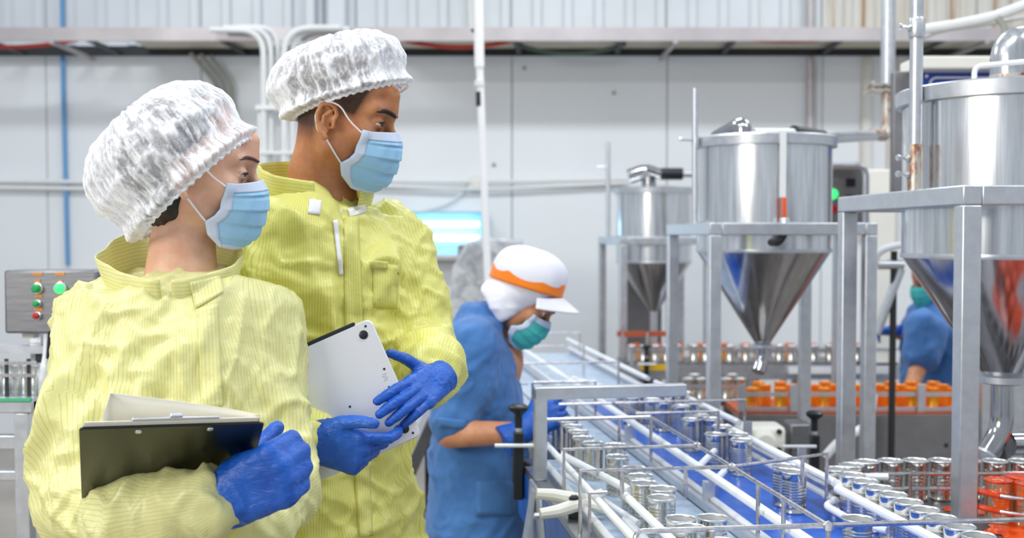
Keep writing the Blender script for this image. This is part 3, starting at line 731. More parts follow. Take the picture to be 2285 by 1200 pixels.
# ---- pipe stack on the wall right of the middle tank
t = thing('pipe_stack', W(1975, 310, 4.9), 'thick steel pipe with rusty flange joining the middle tank', 'pipe')
xa = W(1981, 100, 4.9).x
MB().tube([V((xa, 4.9, 2.75)), W(1981, 190, 4.9)], 0.032, 18).build('upper_pipe', M['frame'], t)
f = W(1970, 198, 4.9)
MB().box((xa - 0.02, 4.9, f.z + 0.012), (0.15, 0.1, 0.012)).build('flange', M['rust_pipe'], t)
MB().box((xa - 0.02, 4.9, f.z - 0.014), (0.15, 0.1, 0.012)).build('flange', M['rust_pipe'], t)
for k in (-0.075, 0.035): MB().tube([(xa + k, 4.87, f.z - 0.03), (xa + k, 4.87, f.z + 0.03)], 0.006, 6).build('bolt', M['rim'], t)
low = W(1981, 304, 4.9)
MB().tube(fillet([V((xa, 4.9, f.z)), V((xa, 4.9, low.z)), V((xa - 0.10, 4.9 - 0.1, low.z))], 0.05), 0.027, 16).build('elbow', M['rust_pipe'], t)
MB().tube([V((xa - 0.06, 4.86, low.z)), V((W(1835, 306, 4.0).x, 4.0, W(1835, 306, 4.0).z))], 0.024, 16).build('cross_pipe', M['frame'], t)
MB().tube([V((W(1835, 304, 4.0).x, 4.0, W(1835, 306, 4.0).z)), W(1770, 296, 3.9)], 0.027, 14).build('hose_sleeve', M['dark'], t)
MB().tube([W(1770, 296, 3.9), W(1680, 296, 3.8)], 0.016, 12).build('cross_pipe', M['pvc'], t)
MB().tube([V((xa, 4.9, 2.7)), V((xa, 4.9, 4.4))], 0.034, 16).build('riser', M['frame'], t)

# ---- control box behind the middle tank
a, b = W(1852, 368, 4.86), W(1930, 520, 4.86)
t = thing('control_box', ((a.x + b.x) / 2, 4.9, 0), 'grey control box with green lamp between the two tanks', 'control box')
xz(MB(), a.x, b.x, b.z, a.z, 4.86, 5.02).build('body', M['grey_panel'], t, bevel=0.008)
MB().lathe([(0.026, 0), (0.024, 0.015), (0.0, 0.02)], W(1857, 433, 4.86), 18, (0, -1, 0), True).build('lamp', M['green_on'], t)
MB().lathe([(0.018, 0), (0.018, 0.015), (0.0, 0.018)], W(1858, 466, 4.86), 18, (0, -1, 0), True).build('button', M['red_btn'], t)
for (px_, py_) in ((1898, 407), (1898, 440)): MB().box(W(px_, py_, 4.855), (0.04, 0.012, 0.035 if py_ < 420 else 0.02)).build('display', M['black'], t)
MB().tube(fillet([W(1850, 370, 4.81), W(1932, 370, 4.81), W(1932, 500, 4.81)], 0.05), 0.016, 12).build('guard_bar', M['frame'], t)
MB().bar(((a.x + b.x) / 2, 4.95, 0), ((a.x + b.x) / 2, 4.95, b.z), 0.06, 0.06, V((0, 1, 0))).build('post', M['frame'], t)
solo('box_panel', xz(MB(), W(1938, 380, 5.9).x, W(1998, 380, 5.9).x, 0.0, W(1990, 378, 5.9).z, 5.9, 6.02), M['cream'], 'pale box panel with faded brown stickers beside the control box', 'panel', bevel=0.006)
# ---- blue sign cabinet behind the near tank
a, b = W(2046, 133, 4.2), W(2330, 330, 4.2)
t = thing('sign_cabinet', ((a.x + b.x) / 2, 4.3, 0), 'grey cabinet with blue plate behind the near tank', 'cabinet')
xz(MB(), a.x, b.x, 1.42, a.z - 0.05, 4.25, 4.33).build('body', M['grey_panel'], t, bevel=0.006)
for xx in (a.x + 0.33, b.x - 0.05): MB().bar((xx, 4.3, 0), (xx, 4.3, 1.42), 0.05, 0.05, V((0, 1, 0))).build('leg', M['frame'], t)
xz(MB(), a.x - 0.02, b.x, a.z - 0.045, a.z + 0.005, 4.14, 4.33).build('canopy', M['cream'], t, bevel=0.008)
s0, s1 = W(2060, 162, 4.24), W(2290, 330, 4.24)
xz(MB(), s0.x, s1.x, s1.z, s0.z, 4.235, 4.25).build('sign_plate', M['sign_blue'], t)
l0 = W(2076, 173, 4.23)
pts = fillet([V((l0.x, 4.232, s1.z + 0.02)), V((l0.x, 4.232, l0.z)), V((s1.x - 0.05, 4.232, l0.z)), V((s1.x - 0.05, 4.232, s1.z + 0.02))], 0.03)
MB().tube(pts, 0.004, 6).build('sign_outline', M['white'], t)
MB().lathe([(0.006, 0), (0.006, 0.005)], W(2067, 170, 4.235), 10, (0, -1, 0), True, True).build('screw', M['white'], t)
a, b = W(1993, 160, 4.25), W(2046, 330, 4.25)
xz(MB(), a.x + 0.0, b.x + 0.0, 1.62, a.z, 4.24, 4.28).build('side_box', M['grey_panel'], t, bevel=0.004)
# ---- cable bundle at the top right
wpipe('cable_bundle', [(2045, 68, 4.6), (2130, 55, 4.55), (2215, 38, 4.5), (2330, -5, 4.4)], 4.5, 0.022, M['pvc'], 'thick white cable bundle rising to the upper right corner', None, 0.05, 'cable')
wpipe('cable', [(2042, 92, 4.64), (2100, 68, 4.62), (2215, 52, 4.56), (2330, 30, 4.46)], 4.5, 0.009, M['pvc'], 'thin white cable slung beneath the thick bundle at upper right', None, 0.05, 'cable')
wpipe('cable', [(2225, 40, 4.47), (2243, 60, 4.46), (2243, 110, 4.46)], 4.5, 0.014, M['pvc_grey'], 'short grey cable hanging from the knot of the white bundle', None, 0.05, 'cable')
# ---- white hose that curls behind the square posts
wpipe('hose', [(1840, 1020, 4.0), (1870, 985, 4.0), (1935, 950, 4.0), (1945, 910, 4.0), (1948, 880, 4.0)], 4.0, 0.017, M['plast'], 'white hose curving between the posts under the middle tank', None, 0.08, 'hose')
wpipe('hose', [(1950, 594, 4.26), (1960, 560, 4.24), (2005, 545, 4.22), (2070, 548, 4.27)], 4.0, 0.014, M['plast'], 'short white hose arching beside the near tank cone', None, 0.08, 'hose')
t = thing('slanted_pipe', (W(1960, 745, 4.27).x, 4.27, 0), 'grey slanted pipe brace left of the near tank cone', 'pipe')
MB().tube([W(1955, 745, 4.27), W(2010, 600, 4.27)], 0.018, 12).build('brace', M['frame'], t)
MB().tube([W(1958, 590, 4.27), W(2015, 590, 4.27)], 0.02, 12).build('stub', M['frame'], t)
MB().tube([W(1990, 900, 4.27), W(1995, 560, 4.27)], 0.013, 12).build('upright', M['dark'], t)
q = W(1990, 900, 4.27); MB().tube([(q.x, 4.27, 0), q], 0.013, 12).build('leg', M['dark'], t)

# ================================================================== orange can line
OZ = 0.78
xa, xb = W(1640, 900, 4.46).x, 2.35
t = thing('can_line', ((xa + xb) / 2, 4.45, 0), 'raised line carrying orange sauce cans behind the square posts', 'conveyor')
MB().box(((xa + xb) / 2, 4.55, OZ - 0.012), (xb - xa, 0.36, 0.022)).build('deck', M['hot'], t)
MB().box(((xa + xb) / 2, 4.355, OZ / 2 - 0.004), (xb - xa, 0.02, OZ - 0.01)).build('front_panel', M['grey_panel'], t)
for z in (OZ + 0.008, OZ + 0.068):
    MB().bar((xa, 4.40, z), (xb, 4.40, z), 0.006, 0.016).build('guide_bar', M['frame'], t)
for px_ in (1655, 1771, 2056, 2330):
    q = W(px_, 900, 4.385); MB().box((q.x, 4.385, OZ + 0.035), (0.03, 0.01, 0.15)).build('bracket', M['frame'], t)
q = W(2150, 985, 4.345); MB().lathe([(0.01, 0), (0.01, 0.006)], (W(2110, 993, 4.35).x, 4.35, W(2110, 993, 4.35).z), 12, (0, -1, 0), True, True).build('bolt', M['dark'], t)
orange_can = make_can(M['stain_tin'], 20, False, M['sauce'], rim=M['stain_tin'])
row1 = [(W(px_, 900, 4.46).x, 4.445) for px_ in (1677, 1739, 1792, 1836, 1885, 1935, 1985, 2031, 2077, 2125, 2200, 2250, 2300)]
row2 = [(W(px_, 900, 4.55).x, 4.54) for px_ in (1705, 1765, 1815, 1862, 1910, 1960, 2008, 2055, 2100, 2165, 2225, 2275)]
row3 = [(W(px_, 900, 4.64).x, 4.63) for px_ in (1690, 1740, 1790, 1840, 1890, 1985, 2030, 2080, 2180, 2240)]
place_cans(orange_can, row1, ranked(row1, lambda q: q[0], 'orange sauce can in the front row behind the twin bars, %s from the left'), 'front row of orange cans', OZ)
place_cans(orange_can, row2, ranked(row2, lambda q: q[0], 'orange sauce can in the middle row of the orange line, %s from the left'), 'middle row of orange cans', OZ, first=False)
place_cans(orange_can, row3, ranked(row3, lambda q: q[0], 'orange sauce can in the rear row of the orange line, %s from the left'), 'rear row of orange cans', OZ, first=False)
small_can = make_can(M['tin'], 16, False)
sp = [(W(px_, 850, 4.75).x, 4.74) for px_ in (1535, 1563, 1620, 1650)] + [(W(px_, 850, 4.9).x, 4.88) for px_ in (1548, 1590, 1632)]
t = thing('feed_shelf', (W(1590, 900, 4.8).x, 4.8, 0), 'small steel shelf of cans left of the orange line', 'shelf')
xl, xr = W(1520, 900, 4.8).x, W(1640, 900, 4.8).x - 0.01
MB().box(((xl + xr) / 2, 4.82, OZ - 0.012), (xr - xl, 0.3, 0.022)).build('deck', M['steel_dk'], t)
for xx in (xl + 0.02, xr - 0.02): MB().bar((xx, 4.82, 0), (xx, 4.82, OZ - 0.02), 0.04, 0.04, V((0, 1, 0))).build('leg', M['frame'], t)
MB().bar((xl, 4.69, OZ + 0.06), (xr, 4.69, OZ + 0.06), 0.005, 0.014).build('guide_bar', M['frame'], t)
for xx in (xl + 0.01, xr - 0.01): MB().bar((xx, 4.69, OZ - 0.02), (xx, 4.69, OZ + 0.06), 0.012, 0.006, V((0, 1, 0))).build('bracket', M['frame'], t)
place_cans(small_can, sp, ranked(sp, lambda q: q[0], 'plain tin can on the small shelf left of orange cans, %s from left'), 'cans on the small shelf', OZ)

# ---- far line of cans
FZ = 0.80
xa, xb = W(1385, 830, 6.0).x, W(1992, 830, 6.0).x
t = thing('can_line', ((xa + xb) / 2, 6.0, 0), 'far line of cans running below the small tank', 'conveyor')
MB().box(((xa + xb) / 2, 6.05, FZ - 0.012), (xb - xa, 0.3, 0.022)).build('deck', M['steel_dk'], t)
MB().box(((xa + xb) / 2, 5.88, FZ - 0.05), (xb - xa, 0.02, 0.08)).build('front_panel', M['frame'], t)
a, b = W(1760, 826, 5.85), W(1990, 826, 5.85); MB().box(((a.x + b.x) / 2, 5.85, a.z), (b.x - a.x, 0.02, 0.035)).build('white_strip', M['white'], t)
a, b = W(1428, 832, 5.86), W(1500, 832, 5.86); MB().box(((a.x + b.x) / 2, 5.85, FZ - 0.02), (b.x - a.x, 0.02, 0.03)).build('yellow_strip', M['yellow'], t)
MB().bar((xa, 5.90, FZ + 0.075), (xb, 5.90, FZ + 0.075), 0.006, 0.012).build('guide_bar', M['frame'], t)
MB().bar((xa, 6.22, FZ + 0.13), (W(1500, 800, 6.2).x, 6.22, FZ + 0.13), 0.02, 0.03).build('hot_pipe', M['hot'], t)
for k in range(7):
    xx = xa + 0.05 + (xb - xa - 0.1) * k / 6
    MB().bar((xx, 6.05, 0), (xx, 6.05, FZ - 0.02), 0.05, 0.05, V((0, 1, 0))).build('leg', M['frame'], t)
    MB().bar((xx, 5.895, FZ - 0.05), (xx, 5.895, FZ + 0.08), 0.014, 0.008, V((0, 1, 0))).build('bracket', M['frame'], t)
    if k < 2: MB().bar((xx * 0.6 + xa * 0.4, 6.19, FZ - 0.02), (xx * 0.6 + xa * 0.4, 6.19, FZ + 0.14), 0.014, 0.014, V((0, 1, 0))).build('bracket', M['frame'], t)
sp = []
x = xa + 0.06
while x < xb - 0.04:
    sp.append((x, 5.97 + random.uniform(-0.01, 0.01))); x += random.choice((0.062, 0.066, 0.09))
place_cans(small_can, sp, ranked(sp, lambda q: q[0], 'small tin can in the front row of the far line, %s from left'), 'front row of the far line', FZ, first=False)
sp = [(xa + 0.09 + k * 0.125, 6.08) for k in range(int((xb - xa - 0.1) / 0.125))]
far_red = make_can(M['stain_tin'], 14, False, M['sauce'])
place_cans(far_red, sp, ranked(sp, lambda q: q[0], 'red brown can in the back row of the far line, %s from left'), 'back row of the far line', FZ)
p = W(1445, 822, 5.75); knob_clamp(V((p.x, 5.8, p.z)), 'small far black knob clamp above the yellow strip', 0, None, (-0.05, 0.05))
for k, (px0, px1) in enumerate(((1540, 1650), (1655, 1760), (1765, 1870))):
    a, b = W(px0, 778, 6.6), W(px1, 778, 6.6)
    t = thing('rear_bench', ((a.x + b.x) / 2, 6.6, 0), ['narrow steel bench behind the far line, left of three', 'narrow steel bench behind the far line, middle of three', 'narrow steel bench behind the far line, right of three'][k], 'bench', 'rear benches')
    MB().box(((a.x + b.x) / 2, 6.62, a.z), (b.x - a.x, 0.25, 0.03)).build('bench_top', M['frame'], t, bevel=0.003)
    for xx in (a.x + 0.03, b.x - 0.03): MB().bar((xx, 6.62, 0), (xx, 6.62, a.z - 0.015), 0.04, 0.04, V((0, 1, 0))).build('leg', M['frame'], t)

# ---- white gearbox and boxes right of the blue belt
a = W(1695, 975, 3.6)
t = thing('gear_motor', (a.x, 3.65, 0), 'white gear motor behind the right rail of the blue belt', 'motor')
MB().box(a, (0.15, 0.12, 0.09)).build('housing', M['cream'], t, bevel=0.015)
MB().lathe([(0.04, 0), (0.04, 0.02), (0.028, 0.03), (0.016, 0.03)], a + V((0.0, -0.06, -0.005)), 24, (0, -1, 0), False, True).build('shaft_cover', M['cream'], t)
for (dx, dz) in ((-0.05, 0.03), (0.05, 0.03), (-0.05, -0.03), (0.05, -0.03)):
    MB().lathe([(0.009, 0), (0.009, 0.008)], a + V((dx, -0.06, dz)), 8, (0, -1, 0), True, True).build('bolt', M['dark'], t)
MB().box(a + V((0.0, 0, -0.045 - (a.z - 0.045) / 2)), (0.1, 0.1, a.z - 0.045)).build('pedestal', M['grey_panel'], t)
MB().box(a + V((0.13, 0.02, -0.01)), (0.07, 0.1, 0.12)).build('bearing_block', M['steel_dk'], t, bevel=0.008)

# ================================================================== left bench and control panel
a, b = W(8, 603, 2.7), W(216, 744, 2.7)
t = thing('button_console', ((a.x + b.x) / 2, 2.75, 0), 'stainless control panel with green and red buttons at left', 'control panel')
xz(MB(), a.x, b.x, b.z, a.z, 2.7, 2.82).build('body', M['steel_dk'], t, bevel=0.006)
for (px_, py_, mt, r_) in ((84, 643, 'green_btn', 0.0115), (136, 643, 'green_on', 0.013), (84, 677, 'green_btn', 0.008), (134, 675, 'green_btn', 0.007), (84, 704, 'red_btn', 0.008)):
    q = W(px_, py_, 2.7); bz = MB().lathe([(r_ * 1.25, 0), (r_ * 1.25, 0.004), (r_, 0.006)], q, 18, (0, -1, 0), True, True).build('bezel', M['rim'], t)
    MB().lathe([(r_, 0.004), (r_ * 0.95, 0.014), (r_ * 0.5, 0.018), (0, 0.018)], q, 18, (0, -1, 0)).build('button', M[mt], bz)
for (px_, py_, w) in ((84, 611, 0.024), (134, 611, 0.024), (84, 627, 0.013), (134, 628, 0.013), (86, 661, 0.018), (134, 661, 0.018), (86, 690, 0.02)):
    q = W(px_, py_, 2.699); MB().box(q, (w, 0.002, 0.007)).build('name_plate', M['label_or'], t)
q = W(85, 750, 2.83); MB().bar((q.x, 2.828, 0), (q.x, 2.828, a.z - 0.02), 0.028, 0.028, V((0, 1, 0))).build('post', M['frame'], t)
q = W(68, 748, 2.76); MB().box(q, (0.03, 0.03, 0.012)).build('gland', M['cream'], t)
wpipe('cable', [(107, 742, 2.72), (107, 790, 2.72), (92, 850, 2.7), (84, 930, 2.68)], 2.7, 0.011, M['plast'], 'white cable hanging below the stainless control panel', None, 0.1, 'cable')
wpipe('cable', [(112, 742, 2.70), (110, 770, 2.70), (108, 800, 2.70)], 2.7, 0.006, M['black'], 'short black cable beside the white one under the panel', None, 0.1, 'cable')
a, b = W(-160, 900, 2.62), W(76, 900, 2.62)
tz = W(30, 893, 2.62).z
t = thing('bottling_bench', ((a.x + b.x) / 2, 2.7, 0), 'steel bench with green edge strip at the left border', 'bench')
MB().box(((a.x + b.x) / 2, 2.705, tz - 0.015), (b.x - a.x, 0.19, 0.03)).build('bench_top', M['frame'], t, bevel=0.003)
MB().box(((a.x + b.x) / 2, 2.605, tz + 0.004), (b.x - a.x, 0.01, 0.007)).build('green_strip', M['teal'], t)
for z in (W(0, 905, 2.6).z, W(0, 990, 2.6).z, W(0, 1065, 2.6).z):
    MB().bar((a.x, 2.63, z), (b.x, 2.63, z), 0.03, 0.034 if z > 0.95 else 0.025).build('cross_bar', M['frame'], t, bevel=0.003)
for px_ in (-120, 55):
    q = W(px_, 1000, 2.63); MB().bar((q.x, 2.63, 0), (q.x, 2.63, tz - 0.03), 0.036, 0.036, V((0, 1, 0))).build('leg', M['frame'], t, bevel=0.003)
    MB().bar((q.x, 2.78, 0), (q.x, 2.78, tz - 0.03), 0.036, 0.036, V((0, 1, 0))).build('leg', M['frame'], t, bevel=0.003)
for z in (0.06, 0.09): MB().bar((a.x, 2.635, tz + z), (b.x, 2.635, tz + z), 0.006, 0.008).build('guide_bar', M['rod'], t)
for k in range(5):
    xx = a.x + 0.02 + (b.x - a.x - 0.04) * k / 4; MB().bar((xx, 2.638, tz), (xx, 2.638, tz + 0.1), 0.008, 0.006, V((0, 1, 0))).build('bracket', M['dark'], t)
MB().box(((a.x + b.x) / 2, 2.775, tz + 0.11), (b.x - a.x, 0.05, 0.02)).build('back_rail', M['frame'], t)
for xx in (a.x + 0.05, b.x - 0.05): MB().bar((xx, 2.775, tz), (xx, 2.775, tz + 0.1), 0.02, 0.02, V((0, 1, 0))).build('bracket', M['dark'], t)
m = MB().lathe([(0.0085, 0), (0.009, 0.002), (0.009, 0.05), (0.006, 0.056), (0.006, 0.07), (0.0075, 0.071), (0.0075, 0.08), (0, 0.081)], n=14)
vial = m.build('vial', M['rim'], smooth=40)
for k in range(18):
    c = vial if k == 0 else vial.copy()
    if k: COL.objects.link(c)
    row = k // 9; kk = k % 9
    c.location = (b.x - 0.018 - kk * 0.024 - row * 0.01, 2.665 + row * 0.05, tz)
    tag(c, ['small silver vial in the front row on the left bench, %s from its right end', 'small silver vial in the back row on the left bench, %s from its right end'][row] % ordinal(kk), 'vial', ['front vials on the left bench', 'back vials on the left bench'][row])
solo('dark_crate', xz(MB(), a.x + 0.05, b.x - 0.02, 0.0, 0.5, 2.9, 3.3), M['dark'], 'dark machine crate below the left bench', 'crate', bevel=0.01)
# ---- slanted steel chute seen between the two people
t = thing('chute', (W(930, 1050, 4.2).x, 4.2, 0), 'dull slanted steel chute between tall person and blue worker', 'chute')
a0, a1 = W(905, 1060, 4.2), W(985, 880, 4.6)
MB().bar(a0, a1, 0.03, 0.10).build('side_plate', M['steel_dk'], t)
MB().bar(a0 + V((-0.16, 0, 0.02)), a1 + V((-0.16, 0, 0.02)), 0.28, 0.02).build('tray', M['steel'], t)
for q in (a0 + V((-0.05, 0.05, -0.04)), a1 + V((-0.05, 0, -0.04))): MB().bar((q.x, q.y, 0), q, 0.04, 0.04, V((0, 1, 0))).build('leg', M['dark'], t)
q = W(950, 960, 4.5); MB().box(q, (0.35, 0.03, 0.05)).build('cross_bar', M['frame'], t)
q0 = W(930, 1100, 5.6); solo('floor_step', MB().box((q0.x, 5.6, 0.06), (0.9, 0.3, 0.12)), plain('tan_step', (168, 142, 112), 0.7), 'tan floor step with orange edge behind the chute', 'step')
# ================================================================== organic tools
def _h(i, j, k):
    n = (i * 374761393 + j * 668265263 + k * 2147483647 + 1013904223) & 0x7fffffff
    n = ((n ^ (n >> 13)) * 1274126177) & 0x7fffffff
    n = ((n ^ (n >> 16)) * 668265263) & 0x7fffffff
    return (n & 0xffff) / 32767.5 - 1.0
def vnoise(P):
    I = np.floor(P).astype(np.int64); f = P - I; f = f * f * f * (f * (f * 6 - 15) + 10)
    i, j, k = I[:, 0], I[:, 1], I[:, 2]; x, y, z = f[:, 0], f[:, 1], f[:, 2]
    def L(a, b, t): return a + (b - a) * t
    c = [[[_h(i + a, j + b, k + d) for d in (0, 1)] for b in (0, 1)] for a in (0, 1)]
    return L(L(L(c[0][0][0], c[1][0][0], x), L(c[0][1][0], c[1][1][0], x), y), L(L(c[0][0][1], c[1][0][1], x), L(c[0][1][1], c[1][1][1], x), y), z)
def ridged(P): return 1.0 - 2.0 * np.abs(vnoise(P))
A = np.array
def to_loc(P, O, Rm): return (P - O) @ Rm / (Rm[:, 0] ** 2).sum()
def s_seg(P, a, b, ra, rb):
    a = A(a, float); b = A(b, float); d = b - a; L = d @ d
    t = np.clip(((P - a) @ d) / L, 0, 1)
    return np.linalg.norm(P - a - t[:, None] * d, axis=1) - (ra + (rb - ra) * t)
def s_chain(P, pts, rs, k=0.0):
    o = None
    for i in range(len(pts) - 1):
        d = s_seg(P, pts[i], pts[i + 1], rs[i], rs[i + 1])
        o = d if o is None else (smin(o, d, k) if k else np.minimum(o, d))
    return o
def s_ell(P, c, r):
    q = (P - A(c, float)); r = A(r, float)
    k0 = np.linalg.norm(q / r, axis=1); k1 = np.linalg.norm(q / (r * r), axis=1) + 1e-9
    return k0 * (k0 - 1.0) / k1
def smin(a, b, k):
    h = np.clip(0.5 + 0.5 * (b - a) / k, 0, 1); return b + (a - b) * h - k * h * (1 - h)
def smax(a, b, k): return -smin(-a, -b, k)
def s_stack(P, st, c, yaw):
    """elliptic column: st rows (z, half width, half depth, dx lateral, dy forward)"""
    st = sorted(st); z = P[:, 2]; Z = [q[0] for q in st]
    f = A((math.sin(yaw), -math.cos(yaw))); l = A((math.cos(yaw), math.sin(yaw)))
    q = P[:, :2] - A(c[:2])
    a = np.interp(z, Z, [q_[1] for q_ in st]); b = np.interp(z, Z, [q_[2] for q_ in st])
    dl = np.interp(z, Z, [q_[3] if len(q_) > 3 else 0 for q_ in st]); df = np.interp(z, Z, [q_[4] if len(q_) > 4 else 0 for q_ in st])
    u = (q @ l - dl) / a; v = (q @ f - df) / b
    n = (np.abs(u) ** 2.3 + np.abs(v) ** 2.3) ** (1 / 2.3)
    d = (n - 1.0) * np.minimum(a, b)
    return smax(d, smax(z - Z[-1], Z[0] - z, 0.01), 0.02)
def surface(f, lo, hi, h):
    """sparse naive surface nets: returns verts (N,3), quads (M,4)"""
    B = 8
    lo = A(lo, float); n = np.ceil((A(hi, float) - lo) / h / B).astype(int); N = n * B + 1
    ctr = [lo[i] + (np.arange(n[i]) + 0.5) * B * h for i in range(3)]
    G = np.stack(np.meshgrid(*ctr, indexing='ij'), -1).reshape(-1, 3)
    dv = f(G); near = np.abs(dv) < B * h * 0.87 * 1.35 + 0.004
    sign = np.where(dv < 0, -1.0, 1.0).reshape(n)
    vals = np.ones(tuple(N)); full = np.repeat(np.repeat(np.repeat(sign, B, 0), B, 1), B, 2)
    vals[:-1, :-1, :-1] = full
    idx = np.argwhere(near.reshape(n))
    off = np.stack(np.meshgrid(*[np.arange(B + 1)] * 3, indexing='ij'), -1).reshape(-1, 3)
    for s in range(0, len(idx), 400):
        ii = (idx[s:s + 400, None, :] * B + off[None]).reshape(-1, 3)
        v = f(lo + ii * h); vals[ii[:, 0], ii[:, 1], ii[:, 2]] = v
    neg = vals < 0
    def sl(a): return tuple(slice(q, N[i] - 1 + q) for i, q in enumerate(a))
    cnt = np.zeros(tuple(N - 1), np.int8)
    for a in range(2):
        for b in range(2):
            for c in range(2): cnt += neg[sl((a, b, c))]
    cell = (cnt > 0) & (cnt < 8); ci = np.argwhere(cell)
    vid = -np.ones(tuple(N - 1), np.int64); vid[cell] = np.arange(len(ci))
    acc = np.zeros((len(ci), 3)); num = np.zeros(len(ci))
    cor = [A((a, b, c)) for a in (0, 1) for b in (0, 1) for c in (0, 1)]
    for p in cor:
        for ax in range(3):
            if p[ax]: continue
            q = p.copy(); q[ax] = 1
            va = vals[tuple((ci + p).T)]; vb = vals[tuple((ci + q).T)]
            m = (va < 0) != (vb < 0); t = np.where(m, va / (va - vb + 1e-12), 0)
            pt = p + t[:, None] * (q - p); acc += pt * m[:, None]; num += m
    verts = lo + (ci + acc / num[:, None]) * h
    quads = []
    for ax in range(3):
        o1, o2 = [k for k in range(3) if k != ax]
        a = neg; b = np.roll(neg, -1, ax); ch = a != b
        s = [slice(1, N[k] - 1) for k in range(3)]; s[ax] = slice(0, N[ax] - 1)
        m = np.zeros_like(ch); m[tuple(s)] = ch[tuple(s)]
        e = np.argwhere(m)
        if not len(e): continue
        e1 = np.zeros(3, int); e1[o1] = 1; e2 = np.zeros(3, int); e2[o2] = 1
        q = np.stack([vid[tuple((e - e1 - e2).T)], vid[tuple((e - e2).T)], vid[tuple(e.T)], vid[tuple((e - e1).T)]], 1)
        inside = neg[tuple(e.T)]; flip = inside if ax == 1 else ~inside
        q[flip] = q[flip][:, ::-1]; quads.append(q)
    quads = np.concatenate(quads); quads = quads[(quads >= 0).all(1)]
    return verts, quads
def vnormals(v, q):
    fn = np.cross(v[q[:, 2]] - v[q[:, 0]], v[q[:, 3]] - v[q[:, 1]])
    n = np.zeros_like(v)
    for k in range(4): np.add.at(n, q[:, k], fn)
    return n / (np.linalg.norm(n, axis=1)[:, None] + 1e-12)
def relax_mesh(v, q, it=2, w=0.5):
    e = np.concatenate([q[:, [0, 1]], q[:, [1, 2]], q[:, [2, 3]], q[:, [3, 0]]]); e = np.concatenate([e, e[:, ::-1]])
    deg = np.bincount(e[:, 0], minlength=len(v)).astype(float)
    for _ in range(it):
        s = np.zeros_like(v)
        for k in range(3): s[:, k] = np.bincount(e[:, 0], v[e[:, 1], k], len(v))
        v = v + w * (s / np.maximum(deg, 1)[:, None] - v)
    return v
def np_mesh(name, v, q, mat, parent, uv=None, attrs=None, smooth=True):
    o0 = wloc(parent) if parent is not None else V((0, 0, 0))
    v = v - A((o0.x, o0.y, o0.z))
    me = bpy.data.meshes.new(name); nq = len(q)
    k = q.shape[1]
    me.vertices.add(len(v)); me.vertices.foreach_set('co', v.astype(np.float32).ravel())
    me.loops.add(nq * k); me.loops.foreach_set('vertex_index', q.astype(np.int32).ravel())
    me.polygons.add(nq); me.polygons.foreach_set('loop_start', np.arange(0, nq * k, k, dtype=np.int32))
    me.update(calc_edges=True); me.validate()
    me.polygons.foreach_set('use_smooth', np.ones(nq, bool))
    if uv is not None:
        l = me.uv_layers.new(name='UVMap'); l.data.foreach_set('uv', uv.astype(np.float32).ravel())
    for an, av in (attrs or {}).items():
        at = me.attributes.new(an, 'FLOAT', 'POINT'); at.data.foreach_set('value', av.astype(np.float32))
    me.update()
    return link_mesh(name, me, mat, parent)
def grid_mesh(name, P, mat, parent, closed_u=False, uvs=None, thick=0.0):
    """P (nu, nv, 3)"""
    nu, nv = P.shape[:2]; idx = np.arange(nu * nv).reshape(nu, nv)
    if closed_u: idx = np.concatenate([idx, idx[:1]], 0)
    q = np.stack([idx[:-1, :-1], idx[1:, :-1], idx[1:, 1:], idx[:-1, 1:]], -1).reshape(-1, 4)
    uv = None
    if uvs is not None:
        U = uvs
        if closed_u: U = np.concatenate([U, U[:1] + A((1.0, 0))], 0)
        uv = np.stack([U[:-1, :-1], U[1:, :-1], U[1:, 1:], U[:-1, 1:]], 2).reshape(-1, 2)
    o = np_mesh(name, P.reshape(-1, 3), q, mat, parent, uv)
    if thick:
        s = o.modifiers.new('thickness', 'SOLIDIFY'); s.thickness = thick; s.offset = 0
    return o
def npv(v): return A((v[0], v[1], v[2]), float)
def w3(px, py, Y): return npv(W(px, py, Y))

# ------------------------------------------------------------------ cloth, skin and other soft materials
def gown_mat(name, base, line):
    q = NT(name); tc = q.n('ShaderNodeTexCoord'); sx = q.n('ShaderNodeSeparateXYZ'); q.l(tc.outputs['UV'], sx.inputs[0])
    m = q.n('ShaderNodeMath', operation='MULTIPLY'); m.inputs[1].default_value = 1 / 0.0062; q.l(sx.outputs[0], m.inputs[0])
    fr = q.n('ShaderNodeMath', operation='FRACT'); q.l(m.outputs[0], fr.inputs[0])
    pp = q.n('ShaderNodeMath', operation='PINGPONG'); pp.inputs[1].default_value = 0.5; q.l(fr.outputs[0], pp.inputs[0])
    st = q.n('ShaderNodeMapRange'); st.inputs['From Min'].default_value = 0.06; st.inputs['From Max'].default_value = 0.14
    st.inputs['To Min'].default_value = 1.0; st.inputs['To Max'].default_value = 0.0; q.l(pp.outputs[0], st.inputs['Value'])
    vec = q.coord(); f = q.noise(vec, 7, 4)
    c0 = q.ramp(f, [(0.3, lin(tuple(x * 0.96 for x in base))), (0.7, lin(base))])
    mx = q.n('ShaderNodeMix', data_type='RGBA'); q.l(st.outputs['Result'], mx.inputs['Factor']); q.l(c0, mx.inputs['A']); mx.inputs['B'].default_value = lin(line)
    q.l(mx.outputs['Result'], q.b.inputs['Base Color'])
    q.set(Roughness=0.38, Specular_IOR_Level=0.55, Sheen_Weight=0.15)
    q.bump(q.noise(vec, 60, 4, 0.6, 0.6), 0.35, 0.004)
    tr = q.n('ShaderNodeBsdfTranslucent'); q.l(mx.outputs['Result'], tr.inputs['Color'])
    ms = q.n('ShaderNodeMixShader'); ms.inputs[0].default_value = 0.22
    q.l(q.b.outputs[0], ms.inputs[1]); q.l(tr.outputs[0], ms.inputs[2]); q.l(ms.outputs[0], q.out.inputs['Surface'])
    return q.m
